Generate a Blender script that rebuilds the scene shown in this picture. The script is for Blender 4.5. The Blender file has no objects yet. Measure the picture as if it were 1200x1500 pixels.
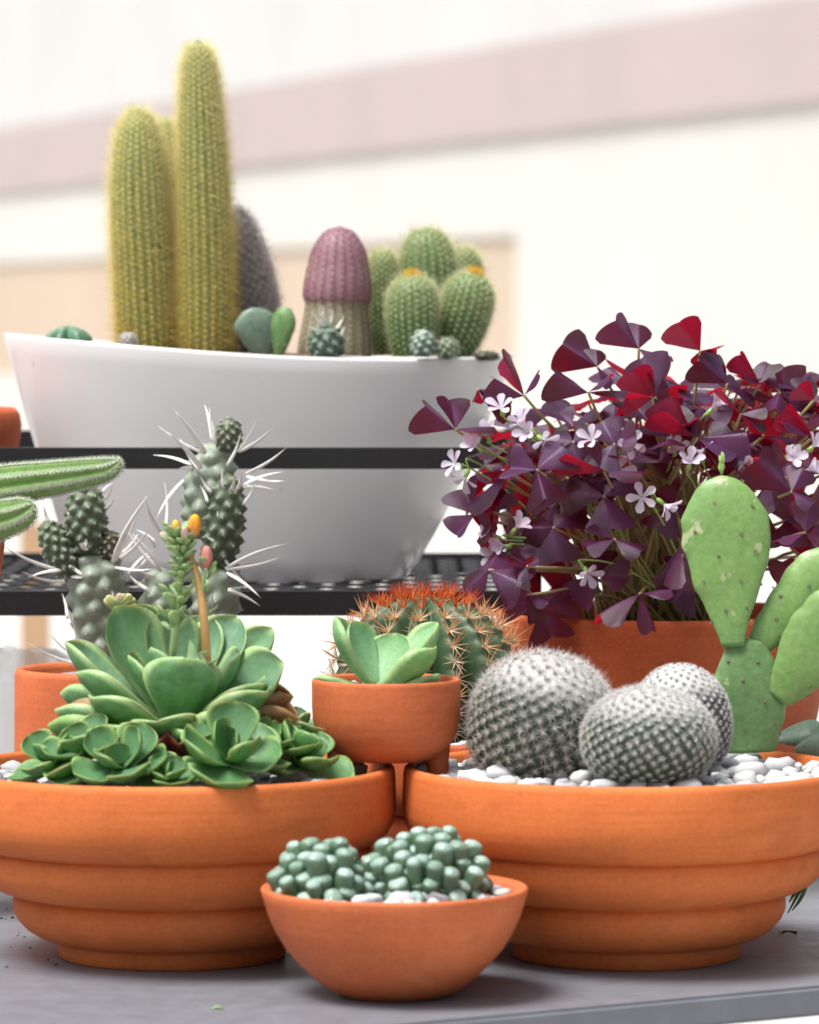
import bpy, bmesh, math, random
import numpy as np
from mathutils import Vector, Matrix, noise

random.seed(7); np.random.seed(7)
R = math.radians
SC = bpy.context.scene
COL = SC.collection

# ------------------------------------------------------------------ camera, sky, sun, exposure
F_PX = 6500.0                      # focal length in photo pixels (1200 x 1500 photograph)
PITCH = R(2.38)
CAM_Z = 0.3566
cam_data = bpy.data.cameras.new('camera')
cam = bpy.data.objects.new('camera', cam_data); COL.objects.link(cam)
cam_data.sensor_fit = 'VERTICAL'; cam_data.sensor_height = 36.0; cam_data.sensor_width = 36.0
cam_data.lens = F_PX / 1500.0 * 36.0
cam_data.clip_start = 0.05; cam_data.clip_end = 500.0
cam.location = (0, 0, CAM_Z); cam.rotation_euler = (R(90) - PITCH, 0, 0)
cam_data.dof.use_dof = True; cam_data.dof.focus_distance = 2.66; cam_data.dof.aperture_fstop = 10.5
SC.camera = cam

SUN_EL, SUN_AZ = 66.0, -122.0      # azimuth from +Y towards +X: the light falls from high on the left, a little before the plants
world = bpy.data.worlds.new('World'); SC.world = world; world.use_nodes = True
nt = world.node_tree; nt.nodes.clear()
sky = nt.nodes.new('ShaderNodeTexSky'); sky.sky_type = 'NISHITA'; sky.sun_disc = False
sky.sun_elevation = R(SUN_EL); sky.sun_rotation = R(SUN_AZ)
sky.air_density = 1.0; sky.dust_density = 6.0; sky.ozone_density = 1.0
hs = nt.nodes.new('ShaderNodeHueSaturation'); hs.inputs['Saturation'].default_value = 0.30
bg = nt.nodes.new('ShaderNodeBackground'); bg.inputs['Strength'].default_value = 0.055
wo = nt.nodes.new('ShaderNodeOutputWorld')
nt.links.new(sky.outputs[0], hs.inputs['Color']); nt.links.new(hs.outputs[0], bg.inputs['Color'])
nt.links.new(bg.outputs[0], wo.inputs['Surface'])
sl = bpy.data.lights.new('sun', 'SUN'); sl.energy = 1.5; sl.angle = R(24); sl.color = (1.0, 0.975, 0.945)
sun = bpy.data.objects.new('sun', sl); COL.objects.link(sun)
sd = Vector((math.sin(R(SUN_AZ)) * math.cos(R(SUN_EL)), math.cos(R(SUN_AZ)) * math.cos(R(SUN_EL)), math.sin(R(SUN_EL))))
sun.rotation_euler = sd.to_track_quat('Z', 'Y').to_euler(); sun.location = (-3, 3, 5)
SC.view_settings.view_transform = 'Standard'; SC.view_settings.look = 'None'
SC.view_settings.gamma = 1.0; SC.view_settings.use_curve_mapping = False
SC.view_settings.exposure = 1.50
SC.render.engine = 'CYCLES'
SC.cycles.use_denoising = True
SC.cycles.max_bounces = 8; SC.cycles.diffuse_bounces = 3; SC.cycles.transparent_max_bounces = 8
SC.cycles.sample_clamp_indirect = 6.0

# ------------------------------------------------------------------ helpers
def W(u, v, Y):
    """photo pixel (1200 x 1500) + distance Y from the camera plane -> world point"""
    a, b = (u - 600.0) / F_PX, -(v - 750.0) / F_PX
    dy = math.cos(PITCH) + b * math.sin(PITCH); dz = -math.sin(PITCH) + b * math.cos(PITCH)
    t = Y / dy
    return Vector((a * t, Y, CAM_Z + dz * t))
def px(n, Y): return n * Y / F_PX

def link(o, parent=None):
    COL.objects.link(o)
    if parent is not None: o.parent = parent
    return o
def origin(o):
    v = Vector((0, 0, 0))
    while o is not None: v = v + o.location; o = o.parent
    return v
def tag(o, label, cat, group=None, kind=None):
    o['label'] = label; o['category'] = cat
    if group: o['group'] = group
    if kind: o['kind'] = kind
    return o
def thing(name, loc, label, cat, group=None):
    o = bpy.data.objects.new(name, None); o.location = loc; o.empty_display_size = 0.02
    COL.objects.link(o); return tag(o, label, cat, group)
def mesh(name, V, F, mat, smooth=True, col=None):
    me = bpy.data.meshes.new(name)
    me.from_pydata([tuple(map(float, p)) for p in V], [], [tuple(int(i) for i in f) for f in F])
    if smooth: me.polygons.foreach_set('use_smooth', [True] * len(me.polygons))
    if col is not None:
        at = me.attributes.new('tint', 'FLOAT_COLOR', 'POINT')
        c = np.ones((len(V), 4), dtype=np.float32); c[:, :3] = np.asarray(col)[:, :3]
        at.data.foreach_set('color', c.ravel())
    if mat is not None: me.materials.append(mat)
    me.update(); return me
def part(name, V, F, mat, parent, smooth=True, col=None, kind=None):
    """mesh given in world coordinates, hung under parent (parents are never rotated)"""
    V = np.asarray(V, dtype=float) - np.array(origin(parent))
    o = bpy.data.objects.new(name, mesh(name, V, F, mat, smooth, col)); link(o, parent)
    if kind: o['kind'] = kind
    return o
def solo(name, V, F, mat, loc, label, cat, group=None, smooth=True, col=None, kind=None):
    V = np.asarray(V, dtype=float) - np.array(loc)
    o = bpy.data.objects.new(name, mesh(name, V, F, mat, smooth, col)); o.location = loc
    COL.objects.link(o); return tag(o, label, cat, group, kind)
def inst(name, me, M, parent):
    """shared mesh placed by world matrix M under parent"""
    o = bpy.data.objects.new(name, me); link(o, parent)
    o.matrix_basis = Matrix.Translation(-origin(parent)) @ M
    return o
def join(parts):
    Vs, Fs, n = [], [], 0
    for V, F in parts:
        Vs.append(np.asarray(V, dtype=float)); Fs += [tuple(i + n for i in f) for f in F]; n += len(V)
    return np.concatenate(Vs), Fs
def nrm(a):
    a = np.asarray(a, dtype=float); return a / (np.linalg.norm(a, axis=-1, keepdims=True) + 1e-12)
def loft(C, A, B, n=16, cap=True):
    """rings C + A cos + B sin"""
    C, A, B = (np.asarray(x, dtype=float) for x in (C, A, B))
    th = np.arange(n) * 2 * math.pi / n
    V = (C[:, None, :] + A[:, None, :] * np.cos(th)[None, :, None] + B[:, None, :] * np.sin(th)[None, :, None]).reshape(-1, 3)
    return V, ring_faces(len(C), n, cap)
def ring_faces(m, n, cap=True, closed=False):
    F = []
    for i in range(m if closed else m - 1):
        a, b = i * n, ((i + 1) % m) * n
        for j in range(n):
            k = (j + 1) % n
            F.append((a + j, a + k, b + k, b + j))
    if cap and not closed:
        F.append(tuple(reversed(range(n)))); F.append(tuple(range((m - 1) * n, m * n)))
    return F
def lathe(prof, c, n=96, closed=True):
    prof = np.asarray(prof, dtype=float); m = len(prof)
    th = np.arange(n) * 2 * math.pi / n
    V = np.stack([c[0] + prof[:, 0][:, None] * np.cos(th), c[1] + prof[:, 0][:, None] * np.sin(th),
                  c[2] + np.repeat(prof[:, 1][:, None], n, 1)], -1).reshape(-1, 3)
    return V, ring_faces(m, n, True)
def smooth_pts(P, k=6):
    """Catmull-Rom through P"""
    P = [np.asarray(p, dtype=float) for p in P]; out = []
    Q = [2 * P[0] - P[1]] + P + [2 * P[-1] - P[-2]]
    for i in range(1, len(Q) - 2):
        for j in range(k):
            t = j / k
            out.append(0.5 * (2 * Q[i] + (Q[i + 1] - Q[i - 1]) * t + (2 * Q[i - 1] - 5 * Q[i] + 4 * Q[i + 1] - Q[i + 2]) * t * t
                              + (3 * Q[i] - Q[i - 1] - 3 * Q[i + 1] + Q[i + 2]) * t ** 3))
    out.append(P[-1]); return np.array(out)
def frames(P, ref=(0.13, -1, 0.07)):
    P = np.asarray(P, dtype=float)
    T = nrm(np.gradient(P, axis=0)); ref = np.asarray(ref, dtype=float)
    X = nrm(np.cross(T, ref)); Y = nrm(np.cross(T, X)); return T, X, Y
def tube(P, r, n=6, k=0):
    if k: P = smooth_pts(P, k)
    P = np.asarray(P, dtype=float)
    r = np.interp(np.linspace(0, 1, len(P)), np.linspace(0, 1, len(r)), r) if hasattr(r, '__len__') else np.full(len(P), r)
    T, X, Y = frames(P)
    return loft(P, X * r[:, None], Y * r[:, None], n)
def box(x0, x1, y0, y1, z0, z1):
    V = [(x, y, z) for z in (z0, z1) for y in (y0, y1) for x in (x0, x1)]
    return V, [(0, 2, 3, 1), (4, 5, 7, 6), (0, 1, 5, 4), (2, 6, 7, 3), (0, 4, 6, 2), (1, 3, 7, 5)]
def cones(P, D, L, r, sides=3):
    """many spines: bases P, unit directions D, lengths L, radii r"""
    P, D = np.asarray(P, dtype=float), nrm(D); n = len(P)
    L = np.broadcast_to(np.asarray(L, dtype=float), (n,)); r = np.broadcast_to(np.asarray(r, dtype=float), (n,))
    ref = np.where(np.abs(D[:, 2:3]) < 0.9, np.array([[0, 0, 1.0]]), np.array([[1.0, 0, 0]]))
    X = nrm(np.cross(D, ref)); Y = np.cross(D, X)
    V = np.zeros((n, sides + 1, 3))
    for s in range(sides):
        a = 2 * math.pi * s / sides
        V[:, s] = P + (X * math.cos(a) + Y * math.sin(a)) * r[:, None]
    V[:, sides] = P + D * L[:, None]
    base = np.arange(n)[:, None] * (sides + 1)
    F = np.concatenate([np.stack([base[:, 0] + s, base[:, 0] + (s + 1) % sides, base[:, 0] + sides], -1) for s in range(sides)])
    return V.reshape(-1, 3), F.tolist()

# ------------------------------------------------------------------ materials
MATS = {}
class NB:
    def __init__(s, name):
        s.m = bpy.data.materials.new(name); s.m.use_nodes = True; s.t = s.m.node_tree
        s.b = s.t.nodes['Principled BSDF']; s.out = s.t.nodes['Material Output']; MATS[name] = s.m
        s.co = None
    def n(s, typ, **kw):
        x = s.t.nodes.new(typ)
        for k, v in kw.items():
            if k in x.inputs: x.inputs[k].default_value = v
            else: setattr(x, k, v)
        return x
    def l(s, a, b): s.t.links.new(a, b)
    def coord(s, scale=(1, 1, 1), src='Object'):
        if s.co is None: s.co = s.n('ShaderNodeTexCoord')
        mp = s.n('ShaderNodeMapping'); mp.inputs['Scale'].default_value = scale
        s.l(s.co.outputs[src], mp.inputs['Vector']); return mp.outputs[0]
    def noise(s, scale, detail=3, rough=0.55, vec=None, sc=(1, 1, 1)):
        x = s.n('ShaderNodeTexNoise', Scale=scale, Detail=detail, Roughness=rough)
        s.l(vec if vec is not None else s.coord(sc), x.inputs['Vector']); return x.outputs['Fac']
    def ramp(s, fac, stops):
        x = s.n('ShaderNodeValToRGB'); e = x.color_ramp.elements
        while len(e) < len(stops): e.new(0.5)
        for i, (p, c) in enumerate(stops): e[i].position = p; e[i].color = (*c, 1) if len(c) == 3 else c
        s.l(fac, x.inputs['Fac']); return x.outputs['Color']
    def mix(s, fac, a, b, mode='MIX'):
        x = s.n('ShaderNodeMix', data_type='RGBA', blend_type=mode)
        for sock, val in ((x.inputs[0], fac), (x.inputs[6], a), (x.inputs[7], b)):
            if hasattr(val, 'is_linked') or isinstance(val, bpy.types.NodeSocket): s.l(val, sock)
            elif isinstance(val, (int, float)): sock.default_value = val
            else: sock.default_value = (*val, 1)
        return x.outputs[2]
    def base(s, c):
        if isinstance(c, bpy.types.NodeSocket): s.l(c, s.b.inputs['Base Color'])
        else: s.b.inputs['Base Color'].default_value = (*c, 1)
    def bump(s, h, strength=0.3, dist=0.001):
        x = s.n('ShaderNodeBump', Strength=strength, Distance=dist); s.l(h, x.inputs['Height'])
        s.l(x.outputs[0], s.b.inputs['Normal'])
    def set(s, **kw):
        for k, v in kw.items(): s.b.inputs[k.replace('_', ' ')].default_value = v
        return s
    def translucent(s, color, fac):
        tr = s.n('ShaderNodeBsdfTranslucent'); mx = s.n('ShaderNodeMixShader'); mx.inputs[0].default_value = fac
        if isinstance(color, bpy.types.NodeSocket): s.l(color, tr.inputs['Color'])
        else: tr.inputs['Color'].default_value = (*color, 1)
        s.l(s.b.outputs[0], mx.inputs[1]); s.l(tr.outputs[0], mx.inputs[2]); s.l(mx.outputs[0], s.out.inputs['Surface'])
def attr(nb, name='tint'):
    a = nb.n('ShaderNodeAttribute'); a.attribute_name = name; return a.outputs['Color']

def mk_terracotta(name, c, rough=0.72):
    nb = NB(name)
    big = nb.noise(14, 3); streak = nb.noise(9, 4, 0.6, sc=(1, 1, 45)); fine = nb.noise(420, 2)
    d = tuple(x * 0.78 for x in c); p = (min(1, c[0] * 1.12), c[1] * 1.22, c[2] * 1.35)
    a = nb.ramp(big, [(0.3, d), (0.55, c), (0.78, p)])
    b = nb.mix(0.28, a, nb.ramp(streak, [(0.35, d), (0.65, p)]))
    e = nb.mix(0.06, b, nb.ramp(fine, [(0.35, (0.2, 0.05, 0.02)), (0.7, (0.9, 0.55, 0.35))]))
    stain = nb.noise(26, 5, 0.65, sc=(1, 1, 2.2)); bloom = nb.noise(7, 5, 0.7)
    e = nb.mix(nb.ramp(stain, [(0.52, (0, 0, 0)), (0.70, (0.42, 0.42, 0.42))]), e, tuple(x * 0.55 for x in c))
    e = nb.mix(nb.ramp(bloom, [(0.56, (0, 0, 0)), (0.74, (0.24, 0.24, 0.24))]), e, (0.78, 0.36, 0.18))
    nb.base(e); nb.set(Roughness=rough, Specular_IOR_Level=0.3)
    nb.bump(nb.mix(0.5, nb.noise(500, 3), streak), 0.22, 0.0006)
    return nb.m
TERRA = mk_terracotta('terracotta', (0.655, 0.158, 0.034))
TERRA_PINK = mk_terracotta('terracotta_pink', (0.60, 0.142, 0.045), 0.66)
TERRA_RED = mk_terracotta('terracotta_red', (0.52, 0.105, 0.030))

def mk_simple(name, c, rough=0.5, var=0.15, scale=60, bump=0.0, spec=0.5, sss=0.0):
    nb = NB(name); n1 = nb.noise(scale, 4)
    nb.base(nb.ramp(n1, [(0.3, tuple(x * (1 - var) for x in c)), (0.7, tuple(min(1, x * (1 + var)) for x in c))]))
    nb.set(Roughness=rough, Specular_IOR_Level=spec)
    if sss: nb.set(Subsurface_Weight=sss, Subsurface_Scale=0.004)
    if bump: nb.bump(nb.noise(scale * 3, 3), bump, 0.001)
    return nb.m
def mk_tint(name, rough=0.5, trans=0.0, spec=0.3, var=0.1, scale=200):
    nb = NB(name); c = attr(nb)
    n1 = nb.noise(scale, 2)
    c2 = nb.mix(1.0, c, nb.ramp(n1, [(0.3, (1 - var,) * 3), (0.7, (1 + var,) * 3)]), 'MULTIPLY')
    nb.base(c2); nb.set(Roughness=rough, Specular_IOR_Level=spec)
    if trans: nb.translucent(c2, trans)
    return nb.m
TINT_SPINE = mk_tint('spine_tinted', 0.5, 0.45)
TINT_WAX = mk_tint('waxy_skin_tinted', 0.45, 0.0, 0.4, 0.14, 260)
TINT_FLESH = mk_tint('flesh_tinted', 0.5, 0.25, 0.3)
WHITE_CERAMIC = NB('white_ceramic'); WHITE_CERAMIC.base(WHITE_CERAMIC.mix(WHITE_CERAMIC.ramp(WHITE_CERAMIC.noise(130, 2), [(0.74, (0, 0, 0)), (0.78, (0.6, 0.6, 0.6))]), WHITE_CERAMIC.ramp(WHITE_CERAMIC.noise(9, 4), [(0.3, (0.80, 0.80, 0.795)), (0.7, (0.86, 0.86, 0.855))]), (0.45, 0.42, 0.38)))
WHITE_CERAMIC.set(Roughness=0.22, Specular_IOR_Level=0.5); WHITE_CERAMIC = WHITE_CERAMIC.m
BLACK_METAL = mk_simple('black_powder_coat', (0.012, 0.012, 0.014), 0.42, 0.2, 300, 0.1)
SOIL = mk_simple('gritty_soil', (0.16, 0.10, 0.075), 0.95, 0.7, 420, 0.9, 0.1)
DARK_SOIL = mk_simple('dark_soil', (0.035, 0.026, 0.02), 0.95, 0.6, 300, 0.9, 0.1)
GRIT = mk_simple('grey_grit', (0.36, 0.36, 0.37), 0.9, 0.5, 380, 0.9, 0.2)
def mk_pebble():
    nb = NB('pale_pebble'); oi = nb.n('ShaderNodeObjectInfo')
    c = nb.ramp(oi.outputs['Random'], [(0.0, (0.44, 0.45, 0.47)), (0.3, (0.66, 0.66, 0.68)), (0.8, (0.82, 0.82, 0.83)), (1.0, (0.68, 0.665, 0.63))])
    n1 = nb.noise(160, 5, 0.7); v = nb.ramp(n1, [(0.32, (0.62, 0.62, 0.66)), (0.5, (0.95, 0.95, 0.95)), (0.75, (1.1, 1.1, 1.1))])
    nb.base(nb.mix(1.0, c, v, 'MULTIPLY')); nb.set(Roughness=0.8, Specular_IOR_Level=0.3); nb.bump(n1, 0.5, 0.0008); return nb.m
PEBBLE = mk_pebble()
def mk_table():
    nb = NB('grey_table_paint')
    n1 = nb.noise(5, 4, 0.6, sc=(1, 6, 1)); n2 = nb.noise(60, 4, 0.65)
    c = nb.ramp(n1, [(0.25, (0.155, 0.166, 0.192)), (0.75, (0.200, 0.213, 0.243))])
    nb.base(nb.mix(0.14, c, nb.ramp(n2, [(0.3, (0.11, 0.115, 0.13)), (0.7, (0.26, 0.265, 0.29))])))
    ring = nb.noise(11, 5, 0.7); nb.l(nb.mix(nb.ramp(ring, [(0.5, (0, 0, 0)), (0.66, (0.20, 0.20, 0.20))]), nb.b.inputs['Base Color'].links[0].from_socket, (0.12, 0.125, 0.135)), nb.b.inputs['Base Color'])
    nb.l(nb.ramp(n2, [(0.3, (0.34,) * 3), (0.7, (0.55,) * 3)]), nb.b.inputs['Roughness']); nb.set(Specular_IOR_Level=0.4); nb.bump(n2, 0.10, 0.0008); return nb.m
TABLE = mk_table()
def mk_echeveria(name, c, edge, bloom):
    nb = NB(name); e = attr(nb); sep = nb.n('ShaderNodeSeparateColor'); nb.l(e, sep.inputs[0])
    oi = nb.n('ShaderNodeObjectInfo')
    n1 = nb.noise(3.0, 3); n2 = nb.noise(9, 4, 0.6)
    b0 = nb.ramp(n1, [(0.3, tuple(x * 0.75 for x in c)), (0.7, tuple(x * 1.25 for x in c))])
    mm = nb.n('ShaderNodeMath', operation='MULTIPLY_ADD'); nb.l(sep.outputs[1], mm.inputs[0]); mm.inputs[1].default_value = 0.32; mm.inputs[2].default_value = 0.04
    b0 = nb.mix(mm.outputs[0], b0, bloom)
    b0 = nb.mix(nb.ramp(n2, [(0.45, (0, 0, 0)), (0.8, (0.5, 0.5, 0.5))]), b0, bloom)
    b0 = nb.mix(nb.ramp(oi.outputs['Random'], [(0, (0, 0, 0)), (1, (0.35, 0.35, 0.35))]), b0, (c[0] * 1.4, c[1] * 1.15, c[2] * 0.6))
    col = nb.mix(sep.outputs[0], b0, edge)
    col = nb.mix(1.0, col, nb.ramp(nb.noise(16, 5, 0.7), [(0.3, (0.80, 0.82, 0.80)), (0.6, (1.04, 1.04, 1.04))]), 'MULTIPLY')
    nb.base(col); nb.set(Roughness=0.46, Specular_IOR_Level=0.38, Subsurface_Weight=0.12, Subsurface_Scale=0.004)
    nb.translucent(nb.mix(0.5, col, (0.28, 0.60, 0.08)), 0.22); return nb.m
ECH = mk_echeveria('echeveria_green', (0.110, 0.295, 0.095), (0.52, 0.70, 0.33), (0.40, 0.56, 0.50))
ECH_PALE = mk_echeveria('echeveria_pale', (0.20, 0.45, 0.17), (0.50, 0.72, 0.34), (0.44, 0.64, 0.50))
ECH_DARK = mk_echeveria('echeveria_deep', (0.075, 0.225, 0.062), (0.34, 0.54, 0.18), (0.20, 0.37, 0.23))
ECH_DRY = mk_echeveria('echeveria_dry', (0.24, 0.12, 0.055), (0.42, 0.26, 0.12), (0.26, 0.05, 0.04))
ECH_RED = mk_echeveria('echeveria_red', (0.20, 0.03, 0.03), (0.26, 0.08, 0.05), (0.15, 0.03, 0.03))
def mk_oxalis():
    nb = NB('oxalis_leaf'); g = nb.n('ShaderNodeNewGeometry'); oi = nb.n('ShaderNodeObjectInfo')
    e = attr(nb); sep = nb.n('ShaderNodeSeparateColor'); nb.l(e, sep.inputs[0])
    n1 = nb.noise(2.2, 4)
    top = nb.ramp(oi.outputs['Random'], [(0.0, (0.006, 0.004, 0.009)), (0.5, (0.018, 0.008, 0.028)), (1.0, (0.055, 0.024, 0.078))])
    top = nb.mix(sep.outputs[0], top, (0.095, 0.032, 0.125))
    top = nb.mix(1.0, top, nb.ramp(n1, [(0.3, (0.75,) * 3), (0.7, (1.3,) * 3)]), 'MULTIPLY')
    und = nb.ramp(oi.outputs['Random'], [(0.0, (0.20, 0.010, 0.05)), (1.0, (0.34, 0.016, 0.06))])
    nb.base(nb.mix(g.outputs['Backfacing'], top, und))
    nb.set(Roughness=0.40, Specular_IOR_Level=0.5); pass
    nb.translucent((0.70, 0.010, 0.035), 0.28)
    nb.bump(nb.noise(26, 4), 0.15, 0.02); return nb.m
OXA = mk_oxalis()
def mk_petal():
    nb = NB('oxalis_petal'); nb.base(nb.ramp(nb.noise(3, 2), [(0.3, (0.72, 0.62, 0.78)), (0.7, (0.82, 0.76, 0.86))])); nb.set(Roughness=0.6); nb.translucent((0.86, 0.78, 0.90), 0.4); return nb.m
PETAL = mk_petal()
OX_STALK = NB('oxalis_stalk'); OX_STALK.base(OX_STALK.ramp(OX_STALK.noise(30, 2), [(0.3, (0.36, 0.33, 0.12)), (0.7, (0.60, 0.46, 0.28))])); OX_STALK.set(Roughness=0.5); OX_STALK.translucent((0.5, 0.45, 0.15), 0.25); OX_STALK = OX_STALK.m
FLOWER_GREEN = mk_simple('flower_stalk_green', (0.30, 0.46, 0.12), 0.5, 0.2, 80)
RED_BACKLIT = NB('red_backlit_leaf'); RED_BACKLIT.base(RED_BACKLIT.ramp(RED_BACKLIT.noise(40, 2), [(0.3, (0.52, 0.01, 0.03)), (0.7, (0.66, 0.04, 0.09))])); RED_BACKLIT.set(Roughness=0.45); RED_BACKLIT.translucent((0.8, 0.02, 0.05), 0.4); RED_BACKLIT = RED_BACKLIT.m  # leaf colour: brighter red stands in for light shining through
def mk_opuntia(name, c):
    nb = NB(name); n1 = nb.noise(22, 4); n2 = nb.noise(260, 4, 0.7); n3 = nb.noise(75, 3, 0.5)
    b0 = nb.ramp(n1, [(0.3, tuple(x * 0.8 for x in c)), (0.7, (c[0] * 1.35, c[1] * 1.18, c[2] * 1.2))])
    b0 = nb.mix(nb.ramp(n3, [(0.66, (0, 0, 0)), (0.70, (0.75, 0.75, 0.75))]), b0, (0.44, 0.45, 0.26))
    nb.base(nb.mix(0.18, b0, nb.ramp(n2, [(0.35, (0.05, 0.14, 0.04)), (0.7, (0.42, 0.52, 0.33))])))
    nb.set(Roughness=0.40, Specular_IOR_Level=0.42); nb.bump(n1, 0.5, 0.004); return nb.m
OPU = mk_opuntia('prickly_pear_skin', (0.145, 0.295, 0.070)); OPU_OLD = mk_opuntia('prickly_pear_old_skin', (0.105, 0.235, 0.07))
OPU_BLUE = mk_opuntia('prickly_pear_blue_skin', (0.13, 0.215, 0.165))
BARREL = mk_simple('barrel_skin', (0.045, 0.10, 0.045), 0.45, 0.45, 55, 0.2, 0.4)
TOES = None
def mk_toes():
    nb = NB('window_leaf'); oi = nb.n('ShaderNodeObjectInfo'); e = nb.mix(1.0, attr(nb), nb.ramp(oi.outputs['Random'], [(0.0, (0.65, 0.75, 0.62)), (0.5, (1, 1, 1)), (1.0, (1.45, 1.35, 1.4))]), 'MULTIPLY'); nb.base(nb.mix(0.14, e, nb.ramp(nb.noise(300, 3), [(0.3, (0.04, 0.09, 0.06)), (0.7, (0.40, 0.50, 0.46))])))
    nb.set(Roughness=0.16, Specular_IOR_Level=0.6, Subsurface_Weight=0.3, Subsurface_Scale=0.003); nb.bump(nb.noise(4, 4), 0.3, 0.02); return nb.m
TOES = mk_toes()
PAPER = mk_simple('papery_spine', (0.90, 0.89, 0.85), 0.6, 0.1, 90)
WHITE_WOOL = mk_simple('white_wool', (0.72, 0.70, 0.68), 0.9, 0.1, 200)
def mk_wall(name, c, var=0.06):
    nb = NB(name); a = nb.noise(0.8, 4, 0.6); b = nb.noise(14, 4, 0.6)
    nb.base(nb.mix(0.3, nb.ramp(a, [(0.3, tuple(x * (1 - var) for x in c)), (0.7, tuple(min(0.95, x * (1 + var)) for x in c))]), nb.ramp(b, [(0.3, tuple(x * 0.93 for x in c)), (0.7, c)])))
    nb.set(Roughness=0.85, Specular_IOR_Level=0.2); nb.bump(b, 0.2, 0.01); return nb.m
WALL_CREAM = mk_wall('cream_render', (0.625, 0.610, 0.575)); WALL_GREY = mk_wall('pale_grey_render', (0.585, 0.585, 0.575))
WALL_MAUVE = mk_wall('mauve_paint', (0.47, 0.398, 0.39)); WALL_TAN = mk_wall('tan_paint', (0.55, 0.445, 0.35))
FLOOR = mk_wall('pale_concrete', (0.50, 0.49, 0.47), 0.1)

# ------------------------------------------------------------------ setting: courtyard floor, house, table
FZ = -0.75
floor = bpy.data.objects.new('ground', mesh('ground', [(-60, -20, FZ), (60, -20, FZ), (60, 90, FZ), (-60, 90, FZ)], [(0, 1, 2, 3)], FLOOR, False))
COL.objects.link(floor); floor['kind'] = 'structure'; floor['label'] = 'pale concrete courtyard ground'; floor['category'] = 'ground'

K = 2.5                                                     # the house stands this far back
hx, hy = 0.738 * K, 8.0 * K
e2 = np.array([-0.358, 1.0, 0]) / 1.0622; n2 = np.array([-1.0, -0.358, 0]) / 1.0622   # along the facade, out of the facade
def hz(z): return CAM_Z + (z - CAM_Z) * K
house = thing('house', (hx, hy, FZ), 'pale rendered house with mauve fascia band standing blurred behind the plants', 'house')
def slab(name, s0, s1, z0, z1, d0, d1, mat):
    """s along facade (0 at the picture's right edge), d outwards"""
    V, F = box(0, 1, 0, 1, 0, 1); out = []
    for x, y, z in V:
        p = np.array([hx, hy, 0]) + e2 * (s0 + (s1 - s0) * y) - n2 * (-d1 + (d1 - d0) * x); p[2] = z0 + (z1 - z0) * z; out.append(p)
    return part(name, out, F, mat, house, False)
sT = (9.43 - 8.0) * 1.0622 * K
zt0, zt1, zm0, zm1 = hz(0.215), hz(0.552), hz(0.765), hz(0.957)
slab('lower_wall', -9, 45, FZ, zt0, -0.4, 0.0, WALL_CREAM)
slab('pier', -9, sT, zt0, zt1, -0.4, 0.0, WALL_CREAM)
slab('recessed_panel', sT, 45, zt0, zt1, -0.4, -0.025, WALL_TAN)
slab('lintel', -9, 45, zt1, zm0, -0.4, 0.0, WALL_CREAM)
slab('fascia', -9, 45, zm0, zm1, -0.4, 0.035, WALL_MAUVE)
slab('upper_wall', -9, 45, zm1, 4.6, -0.4, 0.0, WALL_GREY)

te = np.array([0.862, 0.507, 0]); tn = np.array([-0.507, 0.862, 0]); tp = np.array([0.0493, 2.291, 0])
def tpt(s, d, z): p = tp + te * s + tn * d; return (p[0], p[1], z)
table = thing('table', tpt(-0.2, 0.7, FZ), 'large grey painted table carrying all the pots and the shelf', 'table')
tb = bmesh.new()
vs = [tb.verts.new(tpt(s, d, z)) for z in (-0.0165, 0.0) for (s, d) in ((-1.1, 0), (0.62, 0), (0.62, 1.36), (-1.1, 1.36))]
for f in ((3, 2, 1, 0), (4, 5, 6, 7), (0, 1, 5, 4), (1, 2, 6, 5), (2, 3, 7, 6), (3, 0, 4, 7)): tb.faces.new([vs[i] for i in f])
bmesh.ops.bevel(tb, geom=list(tb.edges), offset=0.0022, segments=3, affect='EDGES')
V = [tuple(v.co) for v in tb.verts]; tb.verts.index_update(); Fc = [tuple(v.index for v in f.verts) for f in tb.faces]; tb.free()
part('table_top', V, Fc, TABLE, table, False)
for s, d in ((-1.02, 0.1), (0.54, 0.1), (0.54, 1.26), (-1.02, 1.26)):
    c = tpt(s, d, 0); V, Fc = box(c[0] - .022, c[0] + .022, c[1] - .022, c[1] + .022, FZ, -0.017); part('leg', V, Fc, TABLE, table, False)

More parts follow.
